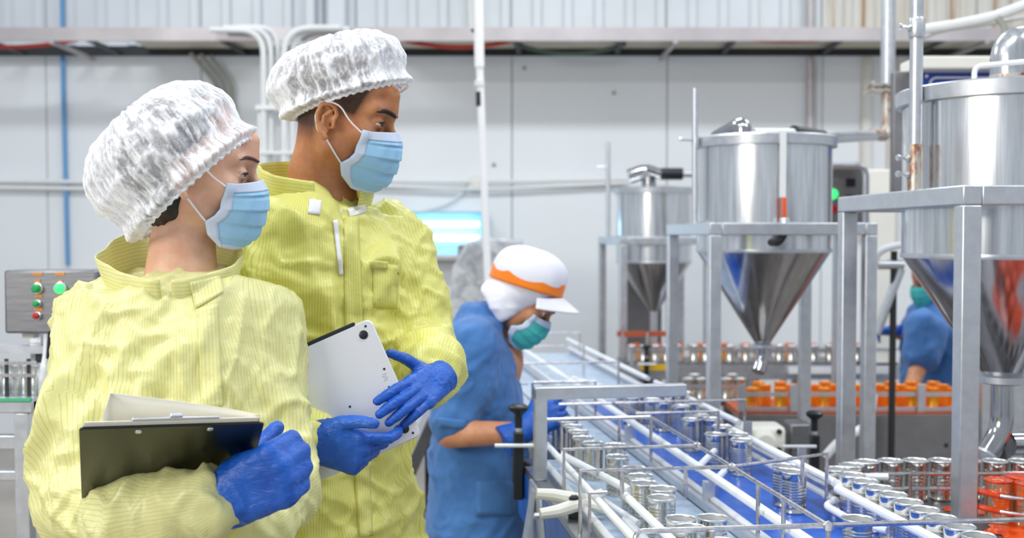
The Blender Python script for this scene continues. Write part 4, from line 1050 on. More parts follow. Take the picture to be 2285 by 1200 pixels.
M['gown'] = gown_mat('yellow_gown', (250, 248, 182), (228, 224, 138))
M['gown_m'] = gown_mat('yellow_coverall', (246, 243, 142), (222, 216, 98))
def skin(name, base, red, hair=(30, 22, 20)):
    q = NT(name); vec = q.coord(); f = q.noise(vec, 26, 4, 0.6)
    c0 = q.ramp(f, [(0.3, lin(red)), (0.68, lin(base))])
    at = q.n('ShaderNodeAttribute', attribute_name='hair'); n2 = q.noise(q.coord(), 900, 2)
    ad = q.n('ShaderNodeMath', operation='MULTIPLY_ADD'); ad.inputs[1].default_value = 0.7; ad.inputs[2].default_value = -0.35; q.l(n2, ad.inputs[0])
    sm = q.n('ShaderNodeMath', operation='ADD'); q.l(at.outputs['Fac'], sm.inputs[0]); q.l(ad.outputs[0], sm.inputs[1])
    mu = q.n('ShaderNodeMath', operation='MULTIPLY', use_clamp=True); q.l(sm.outputs[0], mu.inputs[0]); q.l(at.outputs['Fac'], mu.inputs[1])
    mx = q.n('ShaderNodeMix', data_type='RGBA'); q.l(mu.outputs[0], mx.inputs['Factor']); q.l(c0, mx.inputs['A']); mx.inputs['B'].default_value = lin(hair)
    q.l(mx.outputs['Result'], q.b.inputs['Base Color'])
    q.set(Roughness=0.48, Specular_IOR_Level=0.4, Subsurface_Weight=0.12, Subsurface_Scale=0.006)
    q.b.inputs['Subsurface Radius'].default_value = (1.0, 0.4, 0.25)
    q.bump(q.noise(vec, 320, 3), 0.06, 0.001); return q.m
M['skin_m'] = skin('brown_skin', (204, 142, 98), (180, 112, 74))
M['skin_w'] = skin('fair_skin', (232, 188, 162), (218, 162, 136))
M['skin_b'] = skin('tan_skin', (206, 148, 112), (186, 124, 90))
M['hair'] = plain('dark_hair', (26, 22, 26), 0.35, 0, 0.4, 60, bump=0.6, bscale=220)
M['brow'] = plain('brow_hair', (24, 16, 14), 0.6, 0, 0.2)
M['brow_w'] = plain('brow_hair_brown', (84, 56, 46), 0.6, 0, 0.2)
def eye_mat():
    q = NT('eyeball'); sx = q.n('ShaderNodeSeparateXYZ'); tc = q.n('ShaderNodeTexCoord'); q.l(tc.outputs['UV'], sx.inputs[0])
    q.l(q.ramp(sx.outputs[0], [(0.16, lin((8, 6, 6))), (0.2, lin((44, 26, 18))), (0.40, lin((50, 30, 20))), (0.45, lin((214, 206, 204)))]), q.b.inputs['Base Color'])
    q.set(Roughness=0.08); return q.m
M['eye'] = eye_mat()
M['mask'] = plain('blue_mask_fabric', (156, 204, 238), 0.75, 0, 0.03, 40, bump=0.15, bscale=700)
M['mask_w'] = plain('white_mask_band', (206, 218, 240), 0.75, 0, 0.03, 40, bump=0.15, bscale=700)
M['mask_t'] = plain('teal_mask_fabric', (70, 186, 184), 0.75, 0, 0.05, 40)
M['loop'] = plain('ear_loop', (240, 240, 244), 0.7, 0, 0.02)
def glove_mat(name, c0, c1):
    q = NT(name); vec = q.coord(); f = q.noise(vec, 18, 4, 0.6)
    q.l(q.ramp(f, [(0.3, lin(c0)), (0.7, lin(c1))]), q.b.inputs['Base Color'])
    q.set(Roughness=0.42, Specular_IOR_Level=0.5); q.bump(q.noise(q.coord('Object', (1, 1, 2.5)), 42, 4, 0.6, 1.5), 0.45, 0.004); return q.m
M['glove'] = glove_mat('blue_nitrile', (14, 76, 172), (30, 98, 198))
def net_mat():
    q = NT('hairnet_fabric'); vec = q.coord()
    vo = q.n('ShaderNodeTexVoronoi', feature='DISTANCE_TO_EDGE'); vo.inputs['Scale'].default_value = 44
    wn = q.n('ShaderNodeTexNoise'); wn.inputs['Scale'].default_value = 20; q.l(vec, wn.inputs['Vector'])
    mxv = q.n('ShaderNodeMix', data_type='VECTOR'); mxv.inputs['Factor'].default_value = 0.06; q.l(vec, mxv.inputs['A']); q.l(wn.outputs['Color'], mxv.inputs['B'])
    q.l(mxv.outputs['Result'], vo.inputs['Vector'])
    mr = q.n('ShaderNodeMapRange'); mr.inputs['From Min'].default_value = 0.0; mr.inputs['From Max'].default_value = 0.09
    mr.inputs['To Min'].default_value = 0.46; mr.inputs['To Max'].default_value = 0.33; q.l(vo.outputs['Distance'], mr.inputs['Value'])
    f = q.noise(vec, 380, 2); ad = q.n('ShaderNodeMath', operation='MULTIPLY_ADD', use_clamp=True); ad.inputs[1].default_value = 0.5; q.l(f, ad.inputs[0])
    su = q.n('ShaderNodeMath', operation='SUBTRACT'); su.inputs[1].default_value = 0.25; q.l(mr.outputs['Result'], su.inputs[0]); q.l(su.outputs[0], ad.inputs[2])
    at = q.n('ShaderNodeAttribute', attribute_name='fold'); mx = q.n('ShaderNodeMath', operation='ADD', use_clamp=True)
    q.l(ad.outputs[0], mx.inputs[0]); q.l(at.outputs['Fac'], mx.inputs[1])
    q.l(mx.outputs[0], q.b.inputs['Alpha'])
    q.b.inputs['Base Color'].default_value = lin((246, 247, 253)); q.set(Roughness=0.7, Sheen_Weight=0.3)
    q.bump(f, 0.2, 0.001); return q.m
M['net'] = net_mat()
def cloth(name, c0, c1, rough=0.8):
    q = NT(name); vec = q.coord(); f = q.noise(vec, 9, 5, 0.6)
    q.l(q.ramp(f, [(0.3, lin(c0)), (0.7, lin(c1))]), q.b.inputs['Base Color'])
    q.set(Roughness=rough, Sheen_Weight=0.2); q.bump(q.noise(vec, 90, 4, 0.6), 0.3, 0.003); return q.m
M['shirt'] = cloth('blue_work_shirt', (52, 102, 166), (72, 126, 190))
M['apron'] = cloth('dark_apron', (24, 36, 58), (34, 48, 74), 0.5)
M['cap'] = cloth('white_cap_cloth', (228, 228, 240), (240, 240, 248))
M['band'] = cloth('orange_band', (244, 122, 14), (250, 136, 24))
M['tee'] = cloth('white_tee', (232, 230, 230), (244, 243, 243))
M['trousers'] = cloth('dark_trousers', (40, 44, 54), (52, 56, 68))
M['boot'] = plain('white_boot', (226, 226, 224), 0.4)

# ------------------------------------------------------------------ body builders
def frame_of(yaw, pitch, roll=0.0):
    """columns: local x (left of face), y (forward), z (up); yaw 0 faces the camera, 90 faces right"""
    f = V((math.sin(yaw), -math.cos(yaw), 0)); l = V((math.cos(yaw), math.sin(yaw), 0)); u = V((0, 0, 1))
    f2 = f * math.cos(pitch) - u * math.sin(pitch); u2 = u * math.cos(pitch) + f * math.sin(pitch)
    l2 = l * math.cos(roll) + u2 * math.sin(roll); u3 = u2 * math.cos(roll) - l * math.sin(roll)
    return np.array([[l2.x, f2.x, u3.x], [l2.y, f2.y, u3.y], [l2.z, f2.z, u3.z]])
EAR = [(0.010, 0.004), (0.013, 0.018), (0.008, 0.030), (-0.004, 0.035), (-0.016, 0.030), (-0.021, 0.014), (-0.017, -0.004), (-0.009, -0.018), (-0.001, -0.027)]
def head_sdf(Q, ear=True, eye_open=(-0.0045, 0.0045), fem=0.0):
    """Q local to the head; x mirrored"""
    P = Q.copy(); P[:, 0] = np.abs(P[:, 0])
    d = s_ell(P, (0, -0.012, 0.047), (0.074, 0.096, 0.078))
    d = smin(d, s_ell(P, (0, 0.030, -0.022), (0.060, 0.060, 0.078)), 0.03)
    jw = 0.050 - 0.004 * fem
    d = smin(d, s_seg(P, (jw, 0.006, -0.058), (0.014, 0.074, -0.098), 0.018, 0.016), 0.022)
    d = smin(d, s_ell(P, (0, 0.080, -0.098), (0.022, 0.018, 0.017)), 0.02)
    d = smin(d, s_ell(P, (0.045, 0.058, -0.022), (0.020, 0.020, 0.020)), 0.02)
    d = smin(d, s_seg(P, (0.006, 0.088, 0.027), (0.044, 0.070, 0.030), 0.012 - 0.003 * fem, 0.010), 0.016)
    d = smin(d, s_seg(P, (0, 0.088, 0.060), (0, 0.092, 0.030), 0.018, 0.012), 0.03)
    d = smax(d, -s_ell(P, (0.033, 0.101, 0.006), (0.020, 0.016, 0.0145)), 0.012)
    d = smin(d, s_seg(P, (0, 0.094, 0.010), (0, 0.117, -0.030), 0.0075, 0.0105), 0.012)
    d = smin(d, s_ell(P, (0.011, 0.106, -0.035), (0.010, 0.012, 0.008)), 0.008)
    d = smin(d, s_ell(P, (0, 0.098, -0.064), (0.024, 0.012, 0.012)), 0.012)
    c = A((0.0315, 0.0775, 0.004)); e = np.linalg.norm(P - c, axis=1) - 0.0142
    z = P[:, 2] - c[2]; x = (P[:, 0] - c[0]) / 0.0135; lo, up = eye_open
    op = np.maximum(z - up * (1 - 0.8 * x * x), lo * (1 - 0.8 * x * x) - z); op = np.maximum(op, c[1] - P[:, 1])
    op = np.maximum(op, np.linalg.norm(P - c, axis=1) - 0.022)
    d = smin(d, e, 0.005); d = np.maximum(d, -op)
    if ear:
        ey, ez, tx = -0.004, -0.014, 0.0
        pts = [(0.073 + 0.010 * min(1.0, max(0, (0.012 - y) / 0.02)), y + ey, z_ + ez) for y, z_ in EAR]
        rs = [0.0035, 0.004, 0.0042, 0.0044, 0.0045, 0.0044, 0.0042, 0.0048, 0.0068]
        q = s_chain(P, pts, rs)
        q = smin(q, s_chain(P, [(0.078, 0.002 + ey, 0.022 + ez), (0.080, -0.009 + ey, 0.010 + ez), (0.079, -0.008 + ey, -0.008 + ez), (0.077, 0.001 + ey, -0.016 + ez)], [0.003, 0.0038, 0.0036, 0.0034]), 0.003)
        q = smin(q, s_ell(P, (0.073, -0.006 + ey, 0.004 + ez), (0.0035, 0.014, 0.026)), 0.004)
        q = smin(q, s_ell(P, (0.075, 0.010 + ey, -0.004 + ez), (0.005, 0.0045, 0.006)), 0.004)
        q = smax(q, -s_ell(P, (0.078, 0.004 + ey, -0.002 + ez), (0.006, 0.0048, 0.008)), 0.003)
        d = smin(d, q, 0.004)
    return d
def build_head(person, mat, O, Rm, neck, h=0.0024, ear=True, eye_open=(-0.0045, 0.0045), fem=0.0, hairf=None, extra=None, lo=None, hi=None):
    """neck: list of world points and radii continuing the head downwards"""
    def f(P):
        d = head_sdf(to_loc(P, O, Rm), ear, eye_open, fem)
        d = smin(d, s_chain(P, neck[0], neck[1], 0.03), 0.022)
        if extra is not None: d = smin(d, extra(P), 0.03)
        return d
    pts = A(neck[0]); R_ = max(neck[1]) + 0.02
    lo_ = np.minimum(O - 0.15, pts.min(0) - R_) if lo is None else lo; hi_ = np.maximum(O + 0.16, pts.max(0) + R_) if hi is None else hi
    v, q = surface(f, lo_, hi_, h); v = relax_mesh(v, q, 1, 0.35)
    at = {}
    L = to_loc(v, O, Rm)
    at['hair'] = hairf(L) if hairf is not None else np.zeros(len(v))
    return np_mesh('body', v, q, mat, person, attrs=at)
def loc2w(L, O, Rm): return A(L) @ Rm.T + O
def tube_np(name, pts, r, mat, parent, n=8, rs=None):
    return MB().tube([tuple(p) for p in pts], r, n, True, rs).build(name, mat, parent)
def eye_and_brow(person, O, Rm, side, look=(0, 0), eye_open=(-0.0045, 0.0045), brow='brow', bz=0.0, brr=0.0035):
    c = A((0.0315 * side, 0.0775, 0.004)); r = 0.0128
    g_ = A((math.sin(look[0]), math.cos(look[0]) * math.cos(look[1]), math.sin(look[1]))); g_ /= np.linalg.norm(g_)
    e1 = np.cross(g_, (0, 0, 1.0)); e1 /= np.linalg.norm(e1); e2 = np.cross(e1, g_)
    nu, nv = 20, 14; T, F = np.meshgrid(np.linspace(0, 2 * np.pi, nu, endpoint=False), np.linspace(0, np.pi, nv), indexing='ij')
    Pn = c + r * (np.cos(F)[..., None] * g_ + np.sin(F)[..., None] * (np.cos(T)[..., None] * e1 + np.sin(T)[..., None] * e2))
    uv = np.stack([F / np.pi * 1.9, F * 0], -1)
    grid_mesh('eye', loc2w(Pn.reshape(-1, 3), O, Rm).reshape(Pn.shape), M['eye'], person, True, uv)
    xs = np.linspace(-0.85, 1.05, 9); up = eye_open[1]
    pl = []
    for x in xs:
        z = up * (1 - 0.8 * min(x * x, 1.0)); xx = x * 0.0128; yy = math.sqrt(max(1e-8, 0.0150 ** 2 - xx * xx - z * z))
        pl.append(c + A((xx * side, yy, z + 0.0006)))
    tube_np('eyelash', loc2w(pl, O, Rm), 0.0012, M['brow'], person, 6, [0.0005, 0.001, 0.0013, 0.0015, 0.0016, 0.0017, 0.0018, 0.0016, 0.0006])
    pl = []; rs = []
    for k, t in enumerate(np.linspace(0, 1, 9)):
        x = 0.012 + 0.040 * t; z = 0.0235 + bz + 0.0085 * math.sin(math.pi * min(1, t * 1.15) * 0.75) - 0.004 * t
        p = A((x * side, 0.13, z))
        for _ in range(40):
            d = float(head_sdf(p[None], False, (-0.0045, 0.0045))[0])
            if d < 0.0004: break
            p[1] -= max(d * 0.7, 0.0003)
        pl.append(p); rs.append(brr * (0.75 + 0.9 * t * (1 - t) * 1.6) * (1 - 0.75 * max(0, t - 0.6) / 0.4))
    tube_np('eyebrow', loc2w(pl, O, Rm), 0.003, M[brow], person, 8, rs)
def face_mask(person, O, Rm, fem=0.0, mats=('mask', 'mask_w'), ears=True, sc=1.0):
    vS = [0, 0.4, 0.52, 0.66, 0.82, 1.0]
    S = A([(0.0625, 0.056, -0.016), (0.0635, 0.053, -0.058), (0.0620, 0.045, -0.070), (0.0590, 0.030, -0.082), (0.0540, 0.036, -0.104), (0.042, 0.056, -0.124)])
    vC = [0, 0.25, 0.5, 0.75, 0.9, 1.0]
    C_ = A([(0, 0.112, -0.006), (0, 0.132, -0.036), (0, 0.131, -0.068), (0, 0.122, -0.100), (0, 0.106, -0.120), (0, 0.085, -0.130)])
    nu, nv = 49, 61
    us = np.linspace(-1, 1, nu); vs = np.linspace(0, 1, nv)
    P = np.zeros((nu, nv, 3))
    for j, v in enumerate(vs):
        s_ = A([np.interp(v, vS, S[:, k]) for k in range(3)]); c_ = A([np.interp(v, vC, C_[:, k]) for k in range(3)])
        a = np.abs(us) * np.pi / 2
        P[:, j, 0] = np.sign(us) * s_[0] * np.sin(a) ** 0.92
        P[:, j, 1] = s_[1] + (c_[1] - s_[1]) * np.cos(a) ** 0.9
        P[:, j, 2] = s_[2] + (c_[2] - s_[2]) * np.cos(a)
        edge = 1 - np.abs(us) ** 2.2
        saw = ((v * 4.6 + 0.15) % 1.0)
        ple = (saw - 0.5) * 0.0045 * (1 if 0.16 < v < 0.93 else 0.2)
        P[:, j, 1] += ple * edge; P[:, j, 0] += np.sign(us) * ple * 0.5 * edge
        P[:, j, 1] += 0.0012 * np.sin(us * 23 + v * 9) * edge * (1 if v > 0.15 else 0)
    F = P.reshape(-1, 3)
    for _ in range(6):
        d = head_sdf(F, False); m = d < 0.0035
        ctr = A((0, 0.02, -0.05)); dr = F - ctr; dr /= np.linalg.norm(dr, axis=1)[:, None]
        F = F + dr * (np.clip(0.0035 - d, 0, None) * m)[:, None]
    P = F.reshape(P.shape)
    Wd = loc2w(P.reshape(-1, 3), O, Rm).reshape(P.shape)
    mk = grid_mesh('face_mask', Wd, M[mats[0]], person, thick=0.0012)
    j = int(nv * 0.15)
    off = (P - A((0, 0.0, -0.05))); off /= np.linalg.norm(off, axis=-1)[..., None]
    top = P[:, :j] + off[:, :j] * 0.0011
    grid_mesh('nose_band', loc2w(top.reshape(-1, 3), O, Rm).reshape(top.shape), M[mats[1]], mk, thick=0.0012)
    low = P[:, -5:] + off[:, -5:] * 0.0011
    grid_mesh('hem', loc2w(low.reshape(-1, 3), O, Rm).reshape(low.shape), M[mats[1]], mk, thick=0.0012)
    for sgn, rng in ((1, slice(nu - 4, nu)), (-1, slice(0, 4))):
        sd = P[rng] + off[rng] * 0.0012
        grid_mesh('side_binding', loc2w(sd.reshape(-1, 3), O, Rm).reshape(sd.shape), M[mats[1]], mk, thick=0.0012)
        if ears:
            a = P[nu - 1 if sgn > 0 else 0, 3]; b = P[nu - 1 if sgn > 0 else 0, int(nv * 0.64)]
            pts = [a, A((sgn * 0.076, 0.034, -0.002)), A((sgn * 0.080, 0.013, 0.022)), A((sgn * 0.084, -0.012, 0.025)), A((sgn * 0.084, -0.030, -0.002)), A((sgn * 0.082, -0.018, -0.034)), A((sgn * 0.077, 0.000, -0.044)), A((sgn * 0.068, 0.016, -0.064)), b]
            pts = [pts[0]] + [p_ for p_ in pts[1:]]
            out = [p_.copy() for p_ in pts]
            for k in (1, 7):
                dd = float(head_sdf(out[k][None], False)[0])
                if dd < 0.002: out[k][0] += sgn * (0.002 - dd)
            W_ = loc2w(out, O, Rm)
            tube_np('ear_loop', fillet([V(p_) for p_ in W_], 0.012, 4), 0.0016, M['loop'], mk, 6)
    return mk
def hairnet(person, O, Rm, center, tilt, a_al, a_si, height, bulge, b1, seed, name='hairnet', nw=56, nu=260):
    """O, Rm: head origin and yaw-only frame; the elastic ring lies in a plane tilted by tilt"""
    ct, sn = math.cos(tilt), math.sin(tilt)
    al = A((0, ct, sn)); no = A((0, -sn, ct)); si = A((1.0, 0, 0)); c = A((0, center[0], center[1]))
    ph = np.linspace(0, 2 * np.pi, nu, endpoint=False); w = np.linspace(0, 1, nw)
    PH, WW = np.meshgrid(ph, w, indexing='ij')
    bl = bulge + b1 * np.cos(PH)
    th = WW * np.pi
    prof_r = np.interp(WW, [0, 0.03, 0.08, 0.2, 0.38, 0.58, 0.76, 0.9, 1.0], [1.0, 1.0, 1.04, 0, 0, 0, 0, 0, 0.0])
    k = [0, 0.04, 0.10, 0.22, 0.38, 0.56, 0.74, 0.88, 1.0]
    def sm(vals): 
        xs = np.linspace(0, 1, 200); y = np.interp(xs, k, vals); ker = np.ones(13) / 13; y = np.convolve(np.pad(y, 6, mode='edge'), ker, 'valid'); y[0] = vals[0]; y[-1] = vals[-1]
        return lambda t: np.interp(t, xs, y)
    fr0 = sm([1.0, 1.0, 0.5, 0, 0, 0, 0, 0, 0]); fb = sm([0, 0.0, 0.55, 0.9, 1.0, 0.92, 0.68, 0.38, 0.0]); fh = sm([0.0, 0.03, 0.06, 0.20, 0.44, 0.70, 0.89, 0.975, 1.0])
    r = np.maximum(fr0(WW), 0) + fb(WW) * bl * (1 - 0 * WW)
    X = r * a_si * np.sin(PH); Y_ = r * a_al * np.cos(PH); H = fh(WW) * height
    P = c + X[..., None] * si + Y_[..., None] * al + H[..., None] * no
    F = P.reshape(-1, 3)
    ctr = c + no * height * 0.35; nr = F - ctr; nr /= np.linalg.norm(nr, axis=1)[:, None]
    fade = np.exp(-((WW.ravel()) / 0.30) ** 2)
    ph_, ww_ = PH.ravel(), WW.ravel()
    cyc = np.stack([np.cos(ph_), np.sin(ph_), ww_], 1)
    warp = 0.35 * vnoise(F * 30 + seed)[:, None]
    m1 = ridged(cyc * A((5.5, 5.5, 4.0)) + seed + warp); m2 = ridged(cyc * A((13, 13, 6.0)) + 3.1 + seed + warp); m3 = ridged(cyc * A((26, 26, 14.0)) + 9.7 + seed + warp)
    e = np.sin(ph_ * 58 + 2.5 * vnoise(F * 16 + seed))
    body = np.clip(ww_ / 0.10, 0, 1) * np.clip((1.02 - ww_) / 0.25, 0.25, 1)
    fade = np.exp(-(ww_ / 0.22) ** 2)
    disp = 0.0022 * e * fade * np.clip(ww_ / 0.02, 0.3, 1) + body * (0.0042 * m1 + 0.0024 * m2 + 0.0013 * m3)
    F = F + nr * disp[:, None]
    cr = 0.50 * np.clip(m2 - 0.45, 0, 1) / 0.55 + 0.45 * np.clip(m3 - 0.5, 0, 1) / 0.5 + 0.25 * np.clip(m1 - 0.3, 0, 1)
    fold = np.clip(cr, 0, 0.62) * body + 0.30 * fade * (0.5 + 0.5 * e) + 0.75 * np.exp(-(ww_ / 0.03) ** 2)
    Wd = loc2w(F, O, Rm).reshape(P.shape)
    nu_, nv_ = Wd.shape[:2]; idx = np.arange(nu_ * nv_).reshape(nu_, nv_); idx = np.concatenate([idx, idx[:1]], 0)
    qd = np.stack([idx[:-1, :-1], idx[1:, :-1], idx[1:, 1:], idx[:-1, 1:]], -1).reshape(-1, 4)
    o = np_mesh(name, Wd.reshape(-1, 3), qd, M['net'], person, attrs={'fold': np.clip(fold, 0, 1)})
    # gathered elastic edge
    ring = []
    for p_ in np.linspace(0, 2 * np.pi, 160):
        wv = 1 + 0.018 * math.sin(p_ * 48)
        ring.append(loc2w((c + si * a_si * wv * math.sin(p_) + al * a_al * wv * math.cos(p_) + no * (0.002 + 0.002 * math.cos(p_ * 48)))[None], O, Rm)[0])
    tube_np('elastic_band', ring, 0.0028, M['loop'], o, 6)
    return o
def garment(name, parts, lo, hi, h, mat, person, wr=(0.008, 0.004, 0.0012), seed=0.0, cut=None, k=0.04, stretch=(1, 1, 0.45), uvr=0.19, holes=None):
    """parts: list of ('stack', rows, centre, yaw) and ('chain', pts, radii)"""
    def one(P, p):
        return s_stack(P, p[1], p[2], p[3]) if p[0] == 'stack' else s_chain(P, p[1], p[2], 0.03)
    def f(P):
        d = None
        for p in parts:
            e = one(P, p); d = e if d is None else smin(d, e, k)
        for hl in (holes or []): d = np.maximum(d, -hl(P))
        return d
    v, q = surface(f, lo, hi, h); v = relax_mesh(v, q, 2, 0.5)
    n = vnormals(v, q)
    rs_ = np.random.RandomState(int(seed * 10)); tot = np.zeros(len(v))
    for (n_dir, fa, fc, amp, pw) in ((4, 2.6, 10.0, wr[0], 1.6), (4, 6.0, 25.0, wr[1], 1.8), (3, 16.0, 60.0, wr[2], 1.5)):
        for _ in range(n_dir):
            d1 = rs_.normal(size=3) * A((0.55, 0.55, 1.2)); d1 /= np.linalg.norm(d1); d2 = np.cross(d1, rs_.normal(size=3)); d2 /= np.linalg.norm(d2); d3 = np.cross(d1, d2)
            C3 = np.stack([v @ d1 * fa, v @ d2 * fc, v @ d3 * fc], 1) + rs_.uniform(0, 50)
            C3 = C3 + 0.55 * vnoise(v * fc * 0.45 + rs_.uniform(0, 50))[:, None]
            rg = np.clip(1 - 1.7 * np.abs(vnoise(C3)), 0, 1) ** pw
            msk = np.clip(0.35 + 1.3 * vnoise(v * fc * 0.28 + rs_.uniform(0, 50)), 0, 1)
            tot += amp * (rg - 0.25) * msk
    v = v + n * tot[:, None]
    v = relax_mesh(v, q, 1, 0.25)
    # stripe coordinates, one patch per part
    fc = v[q].mean(1); D = np.stack([one(fc, p) for p in parts], 1); w_ = D.argmin(1)
    uv = np.zeros((len(q), 4, 2))
    for i, p in enumerate(parts):
        m = w_ == i
        if not m.any(): continue
        X = v[q[m]].reshape(-1, 3)
        if p[0] == 'stack':
            f_ = A((math.sin(p[3]), -math.cos(p[3]))); l_ = A((math.cos(p[3]), math.sin(p[3]))); Q = X[:, :2] - A(p[2][:2])
            u = np.arctan2(Q @ l_, Q @ f_) * uvr; vv = X[:, 2]
        else:
            P0, P1 = p[1][0], p[1][-1]; best = None; u = np.zeros(len(X)); vv = np.zeros(len(X)); bd = np.full(len(X), 9.0)
            run = 0.0
            for s in range(len(p[1]) - 1):
                a_, b_ = A(p[1][s]), A(p[1][s + 1]); dd = b_ - a_; L = np.linalg.norm(dd); dd = dd / L
                e1 = np.cross(dd, (0, 1.0, 0.15)); e1 /= np.linalg.norm(e1); e2 = np.cross(dd, e1)
                ds = s_seg(X, a_, b_, p[2][s], p[2][s + 1]); mm = ds < bd
                Y_ = X - a_; ang = np.arctan2(Y_ @ e1, -(Y_ @ e2)) * 0.065
                u = np.where(mm, ang, u); vv = np.where(mm, Y_ @ dd + run, vv); bd = np.minimum(bd, ds); run += L
        uv[m] = np.stack([u, vv], 1).reshape(-1, 4, 2)
    return np_mesh(name, v, q, mat, person, uv.reshape(-1, 2))
FING = {'index': (0.094, 0.029, (0.043, 0.026, 0.020), 0.0092), 'middle': (0.098, 0.0095, (0.047, 0.030, 0.021), 0.0094), 'ring': (0.095, -0.0105, (0.043, 0.028, 0.020), 0.0090), 'little': (0.087, -0.029, (0.034, 0.021, 0.018), 0.0082)}
def hand(name, person, mat, wrist, xdir, back, left, curl, thumb, spread=0.05, scale=1.0, h=0.0022, cuff=0.055, cuff_r=0.034, fat=1.08, blend=0.0):
    """curl: dict finger -> three flexion angles (deg); thumb: (spread deg, lift deg, bend deg)"""
    x = V(xdir).normalized(); z = V(back); z = (z - x * z.dot(x)).normalized(); y = z.cross(x)
    if left: y = -y
    segs = []; palm = []
    for fi, (nm, (mx_, my_, ln, r)) in enumerate(FING.items()):
        p = A((mx_, my_, 0.0)); palm.append(p); ang = 0.0; yaw = spread * (1.5 - fi)
        r = r * fat; rr = [r * 1.05, r, r * 0.93, r * 0.80]; pts = [p]
        for k in range(3):
            ang += R(curl[nm][k]); d = A((math.cos(ang) * math.cos(yaw), math.cos(ang) * math.sin(yaw), -math.sin(ang)))
            p = p + d * ln[k]; pts.append(p)
        segs.append((pts, rr))
    ts, tl, tb = (R(q) for q in thumb)
    b0 = A((0.022, 0.026, -0.006)); d0 = A((math.cos(ts) * math.cos(tl), math.sin(ts) * math.cos(tl), -math.sin(tl)))
    b1 = b0 + d0 * 0.044
    d1 = A((math.cos(ts - tb) * math.cos(tl), math.sin(ts - tb) * math.cos(tl), -math.sin(tl))); b2 = b1 + d1 * 0.034
    d2 = A((math.cos(ts - 1.7 * tb) * math.cos(tl), math.sin(ts - 1.7 * tb) * math.cos(tl), -math.sin(tl))); b3 = b2 + d2 * 0.026
    tp = ([b0, b1, b2, b3], [0.0150, 0.0120, 0.0105, 0.0086])
    def f(P):
        d = None
        for i, p in enumerate(palm):
            e = s_seg(P, (0.004, p[1] * 0.62, 0), p - A((0.006, 0, 0.001)), 0.0165, 0.0125); d = e if d is None else smin(d, e, 0.014)
        d = smin(d, s_seg(P, (-cuff, 0, 0), (0.01, 0, 0), cuff_r, 0.025), 0.02)
        d = smin(d, s_ell(P, (0.045, 0.022, -0.010), (0.032, 0.020, 0.016)), 0.015)
        g_ = None
        for pts, rr in segs:
            e = s_chain(P, pts, rr); g_ = e if g_ is None else (smin(g_, e, blend) if blend else np.minimum(g_, e))
        d = smin(d, g_, 0.008); d = smin(d, s_chain(P, tp[0], tp[1]), 0.011)
        return np.maximum(d, -(P[:, 0] + cuff))
    allp = np.concatenate([A(s_[0]) for s_ in segs] + [A(tp[0])] + [A([(-cuff, 0.04, 0.04), (-cuff, -0.045, -0.04)])])
    v, q = surface(f, allp.min(0) - 0.03, allp.max(0) + 0.03, h); v = relax_mesh(v, q, 1, 0.4)
    n = vnormals(v, q); wr = ridged(v * A((60, 40, 60)) + 3.1); knuck = np.clip(1 - np.abs(v[:, 0] - 0.03) / 0.08, 0, 1)
    v = v + n * (0.0011 * wr * (0.4 + knuck) + 0.0005 * ridged(v * 120))[:, None]
    Mx = A([[x.x, y.x, z.x], [x.y, y.y, z.y], [x.z, y.z, z.z]]) * scale
    if left: q = q[:, ::-1]
    v = v @ Mx.T + npv(wrist)
    return np_mesh(name, v, q, mat, person)
def legs(person, c, yaw, ztop, wd=0.10, mat='trousers', boots=True):
    l = V((math.cos(yaw), math.sin(yaw), 0)); f = V((math.sin(yaw), -math.cos(yaw), 0)); c = V((c[0], c[1], 0))
    for s in (-1, 1):
        a = c + l * (s * wd)
        MB().tube([a + V((0, 0, ztop)), a + V((0, 0, 0.48)), a + f * -0.01 + V((0, 0, 0.06))], 0.08, 16, True, [0.095, 0.075, 0.06]).build('trouser_leg', M[mat], person)
        bt = a + f * 0.05
        pr = [bt + f * -0.13 + V((0, 0, 0.045)), bt + f * -0.06 + V((0, 0, 0.05)), bt + f * 0.04 + V((0, 0, 0.042)), bt + f * 0.13 + V((0, 0, 0.034)), bt + f * 0.17 + V((0, 0, 0.03))]
        MB().tube(pr, 0.04, 14, True, [0.034, 0.043, 0.040, 0.034, 0.018]).build('boot', M['boot'], person)
def strip(name, path, nrm, w, mat, parent, up, off=0.003, thick=0.0015, uvx=0.0):
    """flat ribbon following path points"""
    P = np.zeros((len(path), 3, 3))
    for i, p in enumerate(path):
        for j in range(3): P[i, j] = p + A(up[i]) * ((j - 1) * w / 2) + A(nrm[i]) * off
    return grid_mesh(name, P, mat, parent, thick=thick)
